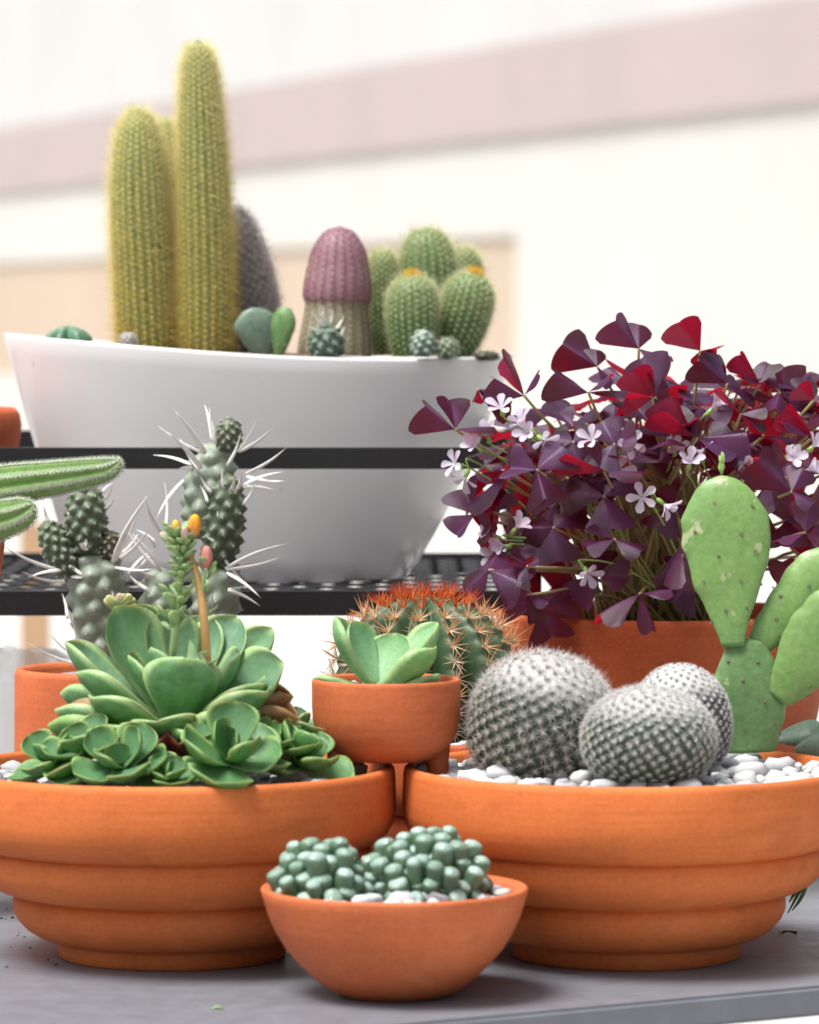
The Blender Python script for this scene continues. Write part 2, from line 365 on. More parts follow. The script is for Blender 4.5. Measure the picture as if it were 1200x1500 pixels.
# ------------------------------------------------------------------ pots
def arcpts(r0, z0, r1, z1, bulge, n=6, skip=0):
    """tier side from (r0,z0) to (r1,z1), swelling outwards"""
    out = []
    for i in range(skip, n + 1):
        t = i / n; out.append((r0 + (r1 - r0) * math.sin(t * math.pi / 2) ** bulge, z0 + (z1 - z0) * t))
    return out
def stepped_profile(h=0.1087):
    p = [(0.001, 0.0), (0.0625, 0.0), (0.0645, 0.0012), (0.0648, 0.0085), (0.0645, 0.0094), (0.0650, 0.0098)]
    p += [(0.0690, 0.0104), (0.0760, 0.0128), (0.0828, 0.0170), (0.0878, 0.0225), (0.0902, 0.0280), (0.0904, 0.0325), (0.0894, 0.0355), (0.0880, 0.0366), (0.0878, 0.0370), (0.0880, 0.0373)]
    p += [(0.0915, 0.0376), (0.0985, 0.0396), (0.1055, 0.0434), (0.1105, 0.0486), (0.1130, 0.0540), (0.1134, 0.0590), (0.1124, 0.0628), (0.1110, 0.0640), (0.1107, 0.0644), (0.1110, 0.0647)]
    p += [(0.1135, 0.0650), (0.1180, 0.0668), (0.1228, 0.0708), (0.1258, 0.0765), (0.1271, 0.0830), (0.1272, 0.0910), (0.1267, 0.1045)]
    p += [(0.1262, 0.1070), (0.1248, 0.1084), (0.1225, 0.1087), (0.1205, 0.1080), (0.1195, 0.1062), (0.1190, 0.1000), (0.1180, 0.085), (0.11, 0.07), (0.001, 0.06)]
    return p
def pot(name, prof, c, mat, label, group=None, n=128):
    V, Fc = lathe(prof, c, n); return solo(name, V, Fc, mat, c, label, 'pot', group)
LB = Vector((-0.1348, 2.51, 0)); RB = Vector((0.1232, 2.51, 0)); TB = Vector((0.0255, 2.712, 0))
pot('stepped_bowl', stepped_profile(), LB, TERRA, 'wide stepped terracotta bowl holding the big green rosette succulent', 'stepped terracotta bowls')
pot('stepped_bowl', stepped_profile(), RB, TERRA, 'wide stepped terracotta bowl holding white cacti and prickly pear', 'stepped terracotta bowls')
pot('stepped_bowl', [(r * 0.675, z) for r, z in stepped_profile()], TB, TERRA_RED, 'stepped terracotta bowl behind the others holding the orange-spined barrel cactus', 'stepped terracotta bowls')
# small round bowl in front
FB = Vector((-0.0080, 2.362, 0)); fr, fh = 0.0716, 0.0575
prof = [(0.001, 0), (0.0270, 0), (0.0300, 0.0008), (0.0375, 0.0050), (0.0449, 0.0110), (0.0520, 0.0180), (0.0584, 0.0255), (0.0635, 0.0340), (0.0676, 0.0430), (0.0703, 0.0520),
        (0.0716, 0.0565), (0.0711, 0.0578), (0.0698, 0.0584), (0.0672, 0.0578), (0.0645, 0.0560), (0.0635, 0.052), (0.0625, 0.044), (0.055, 0.034), (0.001, 0.028)]
pot('round_bowl', prof, FB, TERRA_PINK, 'small smooth terracotta bowl holding clumps of window-leaf succulents')
# small footed pot straddling the two front bowls
PP = Vector(((566 - 600) / F_PX * 2.508, 2.508, 0.0)); pz = 0.1115
footed = thing('footed_pot', PP + Vector((0, 0, 0.0995)), 'little terracotta pot on stubby feet resting across two bowls', 'pot')
prof = [(0.001, pz), (0.020, pz), (0.0250, pz + 0.0008), (0.0300, pz + 0.0030), (0.0347, pz + 0.0068), (0.0382, pz + 0.0115), (0.0405, pz + 0.0170), (0.0418, pz + 0.0235), (0.0422, pz + 0.0310), (0.0423, pz + 0.0440),
        (0.0420, pz + 0.0458), (0.0411, pz + 0.0466), (0.0396, pz + 0.0464), (0.0386, pz + 0.0452), (0.0382, pz + 0.042), (0.037, pz + 0.03), (0.001, pz + 0.028)]
V, Fc = lathe(prof, (PP.x, PP.y, 0), 96); part('body', V, Fc, TERRA_PINK, footed)
for (fx, fy) in ((-0.0275, -0.013), (0.0300, -0.002), (-0.0225, 0.024)):
    a = np.array([PP.x + fx, PP.y + fy, 0.0]); t0 = a + (0, 0, 0.1000); t1 = np.array([PP.x + fx * 0.93, PP.y + fy * 0.93, 0.1235])
    V, Fc = tube([t0, t0 + (0, 0, 0.0006), t0 * 0.5 + t1 * 0.5, t1], [0.0050, 0.0056, 0.0066, 0.0088], 20); part('foot', V, Fc, TERRA_PINK, footed)
# tall plain pot behind left
TP = Vector(((160 - 600) / F_PX * 2.852, 2.852, 0)); tr, th_ = 0.0612, 0.1378
prof = [(0.001, 0), (0.0610, 0), (0.0625, 0.0015), (tr + 0.0005, th_ * 0.5), (tr, th_ - 0.004), (tr - 0.0008, th_ - 0.001), (tr - 0.003, th_), (tr - 0.006, th_ - 0.001), (tr - 0.0072, th_ - 0.004), (tr - 0.008, th_ - 0.03), (0.001, th_ - 0.03)]
pot('cylinder_pot', prof, TP, TERRA_PINK, 'straight-sided terracotta pot holding the paper-spined cactus')
V, Fc = lathe([(0.001, th_ - 0.02), (tr - 0.0085, th_ - 0.02), (tr - 0.0085, th_ - 0.0075), (0.03, th_ - 0.004), (0.001, th_ - 0.003)], TP, 48)
solo('gravel', V, Fc, GRIT, TP + Vector((0, 0, th_ - 0.012)), 'grey gritty soil inside the straight-sided terracotta pot', 'soil')
# oxalis pot
OP = Vector(((975 - 600) / F_PX * 2.872, 2.872, 0)); orr, oh = 0.1095, 0.1735
prof = [(0.001, 0), (0.070, 0), (0.0725, 0.002), (0.098, oh - 0.034), (0.0985, oh - 0.032), (0.1060, oh - 0.0315), (0.1072, oh - 0.030), (orr, oh - 0.004), (orr - 0.0006, oh - 0.001), (orr - 0.003, oh),
        (orr - 0.0065, oh - 0.001), (orr - 0.008, oh - 0.005), (orr - 0.009, oh - 0.03), (0.001, oh - 0.03)]
prof = [(0.001, 0), (0.074, 0), (0.0765, 0.002), (0.090, 0.06), (0.1005, 0.115), (0.1075, 0.155), (orr, oh - 0.004), (orr - 0.0006, oh - 0.001), (orr - 0.003, oh),
        (orr - 0.0065, oh - 0.001), (orr - 0.008, oh - 0.005), (orr - 0.011, oh - 0.03), (0.001, oh - 0.03)]
pot('flower_pot', prof, OP, TERRA_RED, 'large red-brown terracotta pot holding the purple-leaved shamrock plant')
V, Fc = lathe([(0.001, oh - 0.029), (orr - 0.0115, oh - 0.029), (orr - 0.0100, oh - 0.014), (0.05, oh - 0.008), (0.001, oh - 0.006)], OP, 48)
solo('potting_soil', V, Fc, DARK_SOIL, OP + Vector((0, 0, oh - 0.02)), 'dark potting soil beneath the purple shamrock plant', 'soil')
# slim pot at the left edge (holds the fuzzy trailing cactus), round pot on the shelf
XP = Vector((-0.3005, 2.69, 0)); xh = 0.2335
prof = [(0.001, 0), (0.030, 0), (0.032, 0.002), (0.040, 0.10), (0.0455, 0.17), (0.0520, 0.205), (0.0545, xh - 0.010), (0.0545, xh - 0.002), (0.053, xh), (0.050, xh), (0.049, xh - 0.01), (0.045, xh - 0.03), (0.001, xh - 0.02)]
pot('slender_pot', prof, XP, TERRA_PINK, 'tall slender terracotta pot from which fuzzy green stems trail')

# ------------------------------------------------------------------ black wire shelf
SY0, SY1, SX0, SX1 = 2.952, 3.46, -0.66, 0.088
zl0, zl1 = W(600, 902, SY0).z, W(600, 866, SY0).z            # lower rail
zu0, zu1 = W(600, 687, SY0).z, W(600, 656, SY0).z            # upper rail
shelf = thing('wire_shelf', (-0.3, 3.2, 0.0), 'black metal shelf with open mesh deck and rails carrying the white planter', 'shelf')
rw = 0.014
for (z0, z1) in ((zl0, zl1), (zu0, zu1)):
    for y in (SY0, SY1 - rw):
        V, Fc = box(SX0 + rw, SX1 - rw, y, y + rw, z0, z1); part('rail', V, Fc, BLACK_METAL, shelf, False)
    for x in (SX0, SX1 - rw):
        V, Fc = box(x + 0.001, x + rw - 0.001, SY0 + rw, SY1 - rw, z0, z1); part('side_rail', V, Fc, BLACK_METAL, shelf, False)
for x in (SX0, SX1 - rw):
    for y in (SY0, SY1 - rw):
        V, Fc = box(x, x + rw, y, y + rw, 0.0, zu1 + 0.002); part('post', V, Fc, BLACK_METAL, shelf, False)
zmesh = zl1 - 0.0035
dwx, dwy = 0.038, 0.052
parts = []
nx = int((SX1 - SX0 - 2 * rw) / dwx) + 1; ny = int((SY1 - SY0 - 2 * rw) / dwy)
for i in range(nx):
    for j in range(ny):
        x0 = SX0 + rw + i * dwx; y0 = SY0 + rw + j * dwy
        quad = [((x0, y0 + dwy / 2), (x0 + dwx / 2, y0)), ((x0 + dwx / 2, y0), (x0 + dwx, y0 + dwy / 2)), ((x0, y0 + dwy / 2), (x0 + dwx / 2, y0 + dwy)), ((x0 + dwx / 2, y0 + dwy), (x0 + dwx, y0 + dwy / 2))]
        for (a, b) in quad:
            if max(a[0], b[0]) > SX1 - rw * 0.5: continue
            a = np.array([*a, zmesh - 0.0005]); b = np.array([*b, zmesh - 0.0005]); d = nrm(b - a); s = np.array([-d[1], d[0], 0]) * 0.0040; up = np.array([0, 0, 0.0007])
            Vb = [a - s - up, a + s - up, b + s - up, b - s - up, a - s + up, a + s + up, b + s + up, b - s + up]
            parts.append((Vb, [(3, 2, 1, 0), (4, 5, 6, 7), (0, 1, 5, 4), (1, 2, 6, 5), (2, 3, 7, 6), (3, 0, 4, 7)]))
V, Fc = join(parts); part('mesh_deck', V, Fc, BLACK_METAL, shelf, False, kind='stuff')
DECK = zmesh + 0.0008
# round pot on the shelf at the left
SPOT = Vector((-0.3275, 3.07, DECK)); ph = W(0, 597, 3.07).z - DECK
prof = [(0.001, 0), (0.030, 0), (0.032, 0.002), (0.041, 0.02), (0.046, 0.045), (0.0515, 0.075), (0.0580, ph - 0.022), (0.0590, ph - 0.012), (0.0575, ph - 0.004), (0.054, ph), (0.050, ph - 0.003), (0.047, ph - 0.02), (0.001, ph - 0.03)]
pot('round_pot', prof, SPOT, TERRA_RED, 'rounded terracotta pot on the mesh shelf beside the white planter')

# ------------------------------------------------------------------ white boat-shaped planter
PY = 3.155
rim_u = [5, 100, 200, 300, 400, 500, 600, 700, 755]; rim_v = [488, 496.5, 505, 513, 519.5, 523.5, 525, 522.5, 519]
rim_x = [W(u, 500, PY).x for u in rim_u]; rim_z = [W(u, v, PY - 0.05).z for u, v in zip(rim_u, rim_v)]
def rimz(x): return np.interp(x, rim_x, rim_z)
xl, xr = rim_x[0], rim_x[-1]; bl, br = W(112, 800, PY).x, W(592, 800, PY).x
def planter_ring(t, inset=0.0, n=128):
    """t=0 foot .. 1 rim"""
    prof_t = t ** 0.86
    l = bl + (xl - bl) * (t ** 0.95); r = br + (xr - br) * (t ** 0.80); hd = 0.066 + 0.030 * prof_t
    cx, hw = (l + r) / 2, (r - l) / 2 - inset; hd -= inset
    th = np.arange(n) * 2 * math.pi / n
    c, s = np.cos(th), np.sin(th); p = 2.0 / 2.35
    x = cx + hw * np.sign(c) * np.abs(c) ** p; y = PY + hd * np.sign(s) * np.abs(s) ** p
    return x, y
rows = []
zb = DECK
for t, ins, dz in [(0, 0.004, 0.0), (0, 0.001, 0.0008), (0.012, 0, 0.0), (0.1, 0, 0), (0.2, 0, 0), (0.35, 0, 0), (0.5, 0, 0), (0.65, 0, 0), (0.8, 0, 0), (0.92, 0, 0), (0.985, 0, 0), (0.997, 0.0006, 0), (1, 0.0018, 0), (1, 0.0042, 0), (0.997, 0.0054, 0), (0.98, 0.0062, 0), (0.92, 0.0075, 0)]:
    x, y = planter_ring(t, ins); z = zb + dz + (rimz(x) - zb) * t
    rows.append(np.stack([x, y, z], -1))
V = np.concatenate(rows); Fc = ring_faces(len(rows), 128, True)
PLC = Vector(((bl + br) / 2, PY, DECK))
solo('oval_planter', V, Fc, WHITE_CERAMIC, PLC, 'long white glazed boat-shaped planter full of small cacti on the shelf', 'planter')
rows = []
for k in (1.0, 0.8, 0.55, 0.3, 0.02):
    x, y = planter_ring(0.955, 0.0075); cx = (x.max() + x.min()) / 2
    x = cx + (x - cx) * k; y = PY + (y - PY) * k
    z = rimz(x) - 0.0075 + 0.0085 * (1 - k ** 2) + np.array([noise.noise((a * 90, b * 90, 3)) for a, b in zip(x, y)]) * 0.0012
    rows.append(np.stack([x, y, z], -1))
V = np.concatenate(rows); Fc = ring_faces(len(rows), 128, True)
solo('planter_soil', V, Fc, SOIL, PLC + Vector((0, 0, 0.15)), 'brown gritty soil filling the white planter', 'soil')
def soilz(x): return float(rimz(x)) - 0.001

# ------------------------------------------------------------------ pebble beds
def pebble_mesh(seed):
    bm = bmesh.new(); bmesh.ops.create_icosphere(bm, subdivisions=2, radius=1.0)
    rs = random.Random(seed); off = Vector((rs.random() * 50, rs.random() * 50, 0)); sx, sy, sz = 1.0, rs.uniform(0.58, 0.95), rs.uniform(0.40, 0.66)
    for v in bm.verts:
        d = 1 + 0.42 * noise.noise(v.co * 1.2 + off) + 0.22 * noise.noise(v.co * 2.4 + off) + 0.08 * noise.noise(v.co * 5 + off)
        v.co = Vector((v.co.x * sx * d, v.co.y * sy * d, v.co.z * sz * d))
    me = bpy.data.meshes.new('pebble'); bm.to_mesh(me); bm.free()
    me.polygons.foreach_set('use_smooth', [True] * len(me.polygons)); me.materials.append(PEBBLE); return me
PEB = [pebble_mesh(s) for s in range(12)]
def pebble_bed(c, rad, z, count, label, rmin, rmax, keep=lambda x, y: True, dome=0.0, front=True, seed=1):
    rs = random.Random(seed)
    V, Fc = lathe([(0.001, z - 0.012), (rad, z - 0.012), (rad + 0.0005, z - 0.003), (rad * 0.6, z - 0.002 + dome * 0.6), (0.001, z - 0.002 + dome)], (c.x, c.y, 0), 64)
    bed = solo('pebble_bed', V, Fc, GRIT, (c.x, c.y, z - 0.012), label, 'gravel')
    placed = []; tries = 0
    while len(placed) < count and tries < count * 60:
        tries += 1
        a = rs.uniform(0, 2 * math.pi); d = rad * math.sqrt(rs.random()); x, y = c.x + d * math.cos(a), c.y + d * math.sin(a)
        r = rs.uniform(rmin, rmax)
        if d > rad - r * 0.8 or not keep(x, y): continue
        if any((x - q[0]) ** 2 + (y - q[1]) ** 2 < ((r + q[2]) * 0.72) ** 2 for q in placed): continue
        placed.append((x, y, r))
        zz = z + dome * (1 - (d / rad) ** 2) + r * 0.22 + rs.uniform(0, r * 0.35)
        M = Matrix.Translation((x, y, zz)) @ Matrix.Rotation(rs.uniform(0, 6.28), 4, 'Z') @ Matrix.Rotation(rs.uniform(-0.4, 0.4), 4, 'X') @ Matrix.Diagonal((r, r, r, 1))
        inst('pebble', rs.choice(PEB), M, bed)
    return bed
pebble_bed(LB, 0.1185, 0.0985, 190, 'grey and white pebbles around the green rosettes', 0.0028, 0.0095, seed=3)
pebble_bed(RB, 0.1185, 0.1010, 230, 'pale pebbles around the white cacti and prickly pear', 0.0032, 0.0110, seed=4, dome=0.002)
pebble_bed(TB, 0.0795, 0.1030, 110, 'white pebbles around the orange-spined barrel cactus', 0.003, 0.0055, keep=lambda x, y: math.hypot(x - 0.0105, y - 2.712) > 0.040, seed=5)
pebble_bed(FB, 0.0625, 0.0515, 110, 'white pebbles around the window-leaf clumps', 0.0025, 0.0085, seed=6)
pebble_bed(Vector((PP.x, PP.y, 0)), 0.0372, pz + 0.0395, 40, 'white chips inside the little footed pot', 0.0028, 0.0045, seed=8)


# ------------------------------------------------------------------ cactus building kit
def axis_frames(P, side=None):
    return frames(P, (0.0, 1.0, 0.02) if side is None else side)
class Body:
    """a stem lofted along a path: radius r(s) (times wide/flat factors), optional ribs, optional tubercles"""
    def __init__(s, path, prof, nseg=64, nring=48, flat=1.0, side=None, ribs=0, rib_depth=0.0, rib_sharp=1.0, phase=0.0, twist=0.0):
        s.P = smooth_pts(path, 12) if len(path) > 2 else np.linspace(path[0], path[1], 25)
        s.T, s.X, s.Y = axis_frames(s.P, side)
        s.L = np.concatenate([[0], np.cumsum(np.linalg.norm(np.diff(s.P, axis=0), axis=1))]); s.len = s.L[-1]; s.u = s.L / s.len
        s.ps = np.array([p[0] for p in prof]); s.pr = np.array([p[1] for p in prof])
        if len(prof) > 3:
            q = smooth_pts([np.array([a, b]) for a, b in prof], 8); k = np.argsort(q[:, 0]); s.ps, s.pr = q[k, 0], np.maximum(q[k, 1], 0.0)
        s.flat, s.ribs, s.rd, s.sharp, s.ph, s.tw = flat, ribs, rib_depth, rib_sharp, phase, twist
        s.nseg, s.nring = nseg, nring; s.tub = None
    def rad(s, t): return np.interp(t, s.ps, s.pr)
    def pos(s, t, th, extra=0.0):
        t = np.asarray(t, dtype=float); th = np.asarray(th, dtype=float)
        g = lambda A: np.stack([np.interp(t, s.u, A[:, i]) for i in range(3)], -1)
        C, X, Y = g(s.P), g(s.X), g(s.Y); r = s.rad(t)
        if s.ribs:
            w = 0.5 + 0.5 * np.cos(s.ribs * (th - s.ph - s.tw * t)); r = r * (1 - s.rd * (1 - w ** s.sharp))
        r = r + extra * np.minimum(1, s.rad(t) / (0.35 * s.pr.max() + 1e-9))
        return C + (X * np.cos(th)[..., None] + Y * np.sin(th)[..., None] * s.flat) * r[..., None]
    def normal(s, t, th):
        d = 0.01; a = s.pos(np.clip(t - d, 0, 1), th); b = s.pos(np.clip(t + d, 0, 1), th); rb, s.ribs = s.ribs, 0
        c = s.pos(t, th - 0.05); e = s.pos(t, th + 0.05); s.ribs = rb
        n = nrm(np.cross(e - c, b - a)); out = s.pos(t, th) - np.stack([np.interp(t, s.u, s.P[:, i]) for i in range(3)], -1)
        T = np.stack([np.interp(t, s.u, s.T[:, i]) for i in range(3)], -1)
        n = np.where((np.sum(n * out, -1, keepdims=True) < 0), -n, n)
        return nrm(n + T * np.clip((np.asarray(t)[..., None] - 0.9) * 8, 0, 1))
    def phyllo(s, N, t0=0.0, t1=1.0, ang=2.39996):
        tt = np.linspace(t0, t1, 400); r = s.rad(tt); dr = np.gradient(r, tt) / s.len
        w = r * np.sqrt(1 + dr ** 2) + 1e-6; cum = np.cumsum(w); cum = (cum - cum[0]) / (cum[-1] - cum[0])
        rs = np.random.RandomState(N); t = np.interp((np.arange(N) + 0.5) / N, cum, tt) + rs.normal(0, 0.07 / math.sqrt(N), N); th = (np.arange(N) * ang) % (2 * math.pi) + rs.normal(0, 0.30 / math.sqrt(N), N); return np.clip(t, t0, t1), th
    def mesh(s, tub=None, tub_h=0.0, tub_r=0.003, colf=None):
        tr = np.linspace(0, 1, s.nring); tr = 1 - (1 - tr) ** 1.25; tr[-1] = 0.9995
        th = np.arange(s.nseg) * 2 * math.pi / s.nseg
        T, H = np.meshgrid(tr, th, indexing='ij'); T, H = T.ravel(), H.ravel()
        V = s.pos(T, H); k = np.zeros(len(V))
        if tub is not None:
            A = s.pos(tub[0], tub[1])
            d = np.full(len(V), 9.0)
            for i in range(0, len(A), 200):
                d = np.minimum(d, np.min(np.linalg.norm(V[:, None, :] - A[None, i:i + 200, :], axis=2), axis=1))
            k = np.clip(1 - d / tub_r, 0, 1); k = k * k * (3 - 2 * k)
            V = s.pos(T, H, tub_h * k)
        s.k = k
        col = None
        if colf is not None: col = colf(T, H, k, V)
        return V, ring_faces(s.nring, s.nseg, True), col
def tangents(N):
    ref = np.where(np.abs(N[:, 2:3]) < 0.95, np.array([[0, 0, 1.0]]), np.array([[1.0, 0, 0]]))
    a = nrm(np.cross(N, ref)); return a, np.cross(N, a)
def stars(P, N, count, length, lift, radius, jl=0.3, ja=0.25, central=0, clen=None, seed=0):
    rs = np.random.RandomState(seed); n = len(P); A, B = tangents(N); Ps, Ds, Ls = [], [], []
    length = np.broadcast_to(length, (n,)); lift = np.broadcast_to(lift, (n,))
    for k in range(count):
        a = 2 * math.pi * k / count + rs.uniform(-ja, ja, n); li = lift + rs.uniform(-0.2, 0.2, n)
        Ps.append(P); Ds.append(A * np.cos(a)[:, None] + B * np.sin(a)[:, None] + N * li[:, None]); Ls.append(length * (1 + rs.uniform(-jl, jl, n)))
    for k in range(central):
        a = rs.uniform(0, 6.28, n); Ps.append(P); Ds.append(N + 0.4 * (A * np.cos(a)[:, None] + B * np.sin(a)[:, None])); Ls.append((clen if clen is not None else length) * (1 + rs.uniform(-jl, jl, n)))
    return cones(np.concatenate(Ps), np.concatenate(Ds), np.concatenate(Ls), radius), np.concatenate(Ls)
def const(c, n): return np.tile(np.asarray(c, dtype=float), (n, 1))
def lerp(a, b, t): t = np.clip(np.asarray(t)[:, None], 0, 1); return np.asarray(a) * (1 - t) + np.asarray(b) * t
def rib_areoles(b, step, t0=0.02, t1=0.985):
    ts, hs = [], []
    for k in range(b.ribs):
        for j, t in enumerate(np.arange(t0 + (step * 0.5 if k % 2 else 0), t1, step)):
            ts.append(t); hs.append(2 * math.pi * k / b.ribs + b.ph + b.tw * t)
    return np.array(ts), np.array(hs)
def small_dots(P, N, r, sub=0.35):
    """flattened little woolly bumps"""
    A, B = tangents(N); V, F = [], []
    for i in range(len(P)):
        b0 = len(V)
        for j in range(6):
            a = j * math.pi / 3; V.append(P[i] + (A[i] * math.cos(a) + B[i] * math.sin(a)) * r)
        V.append(P[i] + N[i] * r * 0.7)
        for j in range(6): F.append((b0 + j, b0 + (j + 1) % 6, b0 + 6))
    return np.array(V), F
def upx(u, v0, v1, Y): return [np.array(W(u, v0, Y)), np.array(W(u, v1, Y))]

# ------------------------------------------------------------------ cacti in the white planter
def torch(root, pts, prof, ribs, seed, Y):
    P = [np.array(W(u, v, Y)) for u, v in pts]
    b = Body(P, prof, 96, 90, ribs=ribs, rib_depth=0.045, phase=0.2 * seed)
    V, F, c = b.mesh(colf=lambda T, H, k, V: lerp((0.14, 0.20, 0.045), (0.17, 0.255, 0.07), T))
    col = part('column', V, F, TINT_WAX, root, col=c)
    t, h = rib_areoles(b, 0.0042 / b.len); A = b.pos(t, h); N = b.normal(t, h)
    (V, F), L = stars(A, N, 11, 0.0040, 0.45, 0.00016, central=4, clen=0.0080, seed=seed)
    tt = np.tile(t, 15); cc = lerp((0.93, 0.74, 0.18), (0.96, 0.91, 0.52), tt); cc = np.repeat(cc, 4, 0)
    sp = part('spines', V, F, TINT_SPINE, col, False, cc, 'stuff')
    (V, F), L = stars(A, N, 6, 0.0074, 0.7, 0.00012, jl=0.35, ja=0.5, central=3, clen=0.0105, seed=seed + 50); part('halo_hairs', V, F, TINT_SPINE, col, False, np.repeat(lerp((0.97, 0.86, 0.42), (0.97, 0.94, 0.68), np.tile(t, 9)), 4, 0), 'stuff')  # pale hair layer added to imitate the backlit halo around the columns
    V, F = small_dots(A, N, 0.0012); part('areoles', V, F, TINT_SPINE, col, True, const((0.92, 0.90, 0.70), len(V)), 'stuff')
base = W(250, 510, 3.135)
root = thing('torch_cactus', base, 'tall golden torch cactus with fuzzy yellow columns in the white planter', 'cactus')
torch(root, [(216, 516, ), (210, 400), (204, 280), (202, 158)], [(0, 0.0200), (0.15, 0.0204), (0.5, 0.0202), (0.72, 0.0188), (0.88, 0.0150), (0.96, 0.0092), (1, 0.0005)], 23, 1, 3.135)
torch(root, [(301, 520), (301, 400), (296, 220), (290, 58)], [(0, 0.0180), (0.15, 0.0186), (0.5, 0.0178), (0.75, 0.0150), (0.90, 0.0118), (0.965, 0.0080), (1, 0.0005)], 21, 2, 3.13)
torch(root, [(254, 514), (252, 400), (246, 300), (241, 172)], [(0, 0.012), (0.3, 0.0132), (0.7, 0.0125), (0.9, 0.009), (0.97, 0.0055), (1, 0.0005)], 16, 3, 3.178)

def simple_cactus(name, label, path, prof, Y, seed, N=None, ribs=0, step=None, body_c=((.05, .1, .05), (.1, .2, .08)), rib_depth=0.08, tub_h=0.0, tub_r=0.003,
                  star=(10, 0.003, 0.5, 0.00013), central=0, clen=None, spine_c=((.8, .8, .8), (.8, .8, .8)), flat=1.0, root=None, colf=None, dots=None, nseg=72, nring=56, group=None, spinef=None, pn='body', side=None, lenf=None, t0=0.02):
    P = [np.array(W(p[0], p[1], Y + (p[2] if len(p) > 2 else 0))) for p in path]
    if root is None: root = thing(name, P[0], label, 'cactus', group)
    b = Body(P, prof, nseg, nring, flat=flat, ribs=ribs, rib_depth=rib_depth, phase=0.3 * seed, side=side)
    if ribs: t, h = rib_areoles(b, step / b.len, t0)
    else: t, h = b.phyllo(N, t0, 0.985)
    cf = colf or (lambda T, H, k, V: lerp(body_c[0], body_c[1], 0.5 * T + 0.5 * k))
    V, F, c = b.mesh((t, h) if tub_h else None, tub_h, tub_r, cf)
    bo = part(pn, V, F, TINT_WAX, root, col=c)
    A = b.pos(t, h, tub_h); Nn = b.normal(t, h)
    cnt, ln, lift, rr = star
    ll = ln if lenf is None else lenf(t) * ln
    (V, F), L = stars(A, Nn, cnt, ll, lift, rr, central=central, clen=clen, seed=seed)
    tt = np.tile(t, cnt + central); cc = lerp(spine_c[0], spine_c[1], tt) if spinef is None else spinef(tt, np.tile(h, cnt + central)); part('spines', V, F, TINT_SPINE, bo, False, np.repeat(cc, 4, 0), 'stuff')
    if dots:
        V, F = small_dots(A, Nn, dots[0]); part('areoles', V, F, TINT_SPINE, bo, True, const(dots[1], len(V)), 'stuff')
    return root, b
# grey woolly cone behind the torch
simple_cactus('cone_cactus', 'grey woolly cone-shaped cactus leaning behind the golden torch cactus', [(366, 518), (362, 420), (350, 300)], [(0, 0.0185), (0.2, 0.0200), (0.5, 0.0175), (0.8, 0.0105), (0.95, 0.0045), (1, 0.0005)], 3.172, 11, N=420,
              body_c=((.16, .155, .14), (.30, .28, .25)), tub_h=0.0012, tub_r=0.0022, star=(14, 0.0056, 0.6, 0.00024), central=5, clen=0.0080, dots=(0.0009, (0.8, 0.78, 0.76)), spine_c=((.74, .70, .68), (.88, .82, .82)))
# rainbow cactus: buff lower half, pink cap
def rb_col(T, H, k, V): return np.where((T > 0.42)[:, None], lerp((0.30, 0.16, 0.18), (0.26, 0.13, 0.13), k), lerp((0.28, 0.26, 0.16), (0.30, 0.28, 0.16), k))
def rb_sp(t, h):
    pink = lerp((0.54, 0.24, 0.34), (0.70, 0.54, 0.52), 1 - np.abs((t - 0.64) / 0.16)); pink = np.where((t > 0.84)[:, None], np.array([0.58, 0.33, 0.44]), pink)
    w_ = np.clip((t - 0.33 - 0.02 * np.sin(h * 5)) / 0.09, 0, 1)[:, None]; return pink * w_ + np.array([0.78, 0.68, 0.56]) * (1 - w_)
simple_cactus('rainbow_cactus', 'rainbow cactus with dusky pink cap over a pale ribbed base', [(490, 520), (494, 440), (498, 331)],
              [(0, 0.0262), (0.12, 0.0250), (0.25, 0.0232), (0.36, 0.0222), (0.405, 0.0222), (0.435, 0.0236), (0.52, 0.0238), (0.65, 0.0221), (0.8, 0.0188), (0.91, 0.0135), (0.97, 0.0075), (1, 0.0005)], 3.12, 12, ribs=20, step=0.0044, colf=rb_col,
              rib_depth=0.06, star=(14, 0.0029, 0.26, 0.00023), spinef=rb_sp, dots=(0.0010, (0.78, 0.66, 0.66)), nring=80)
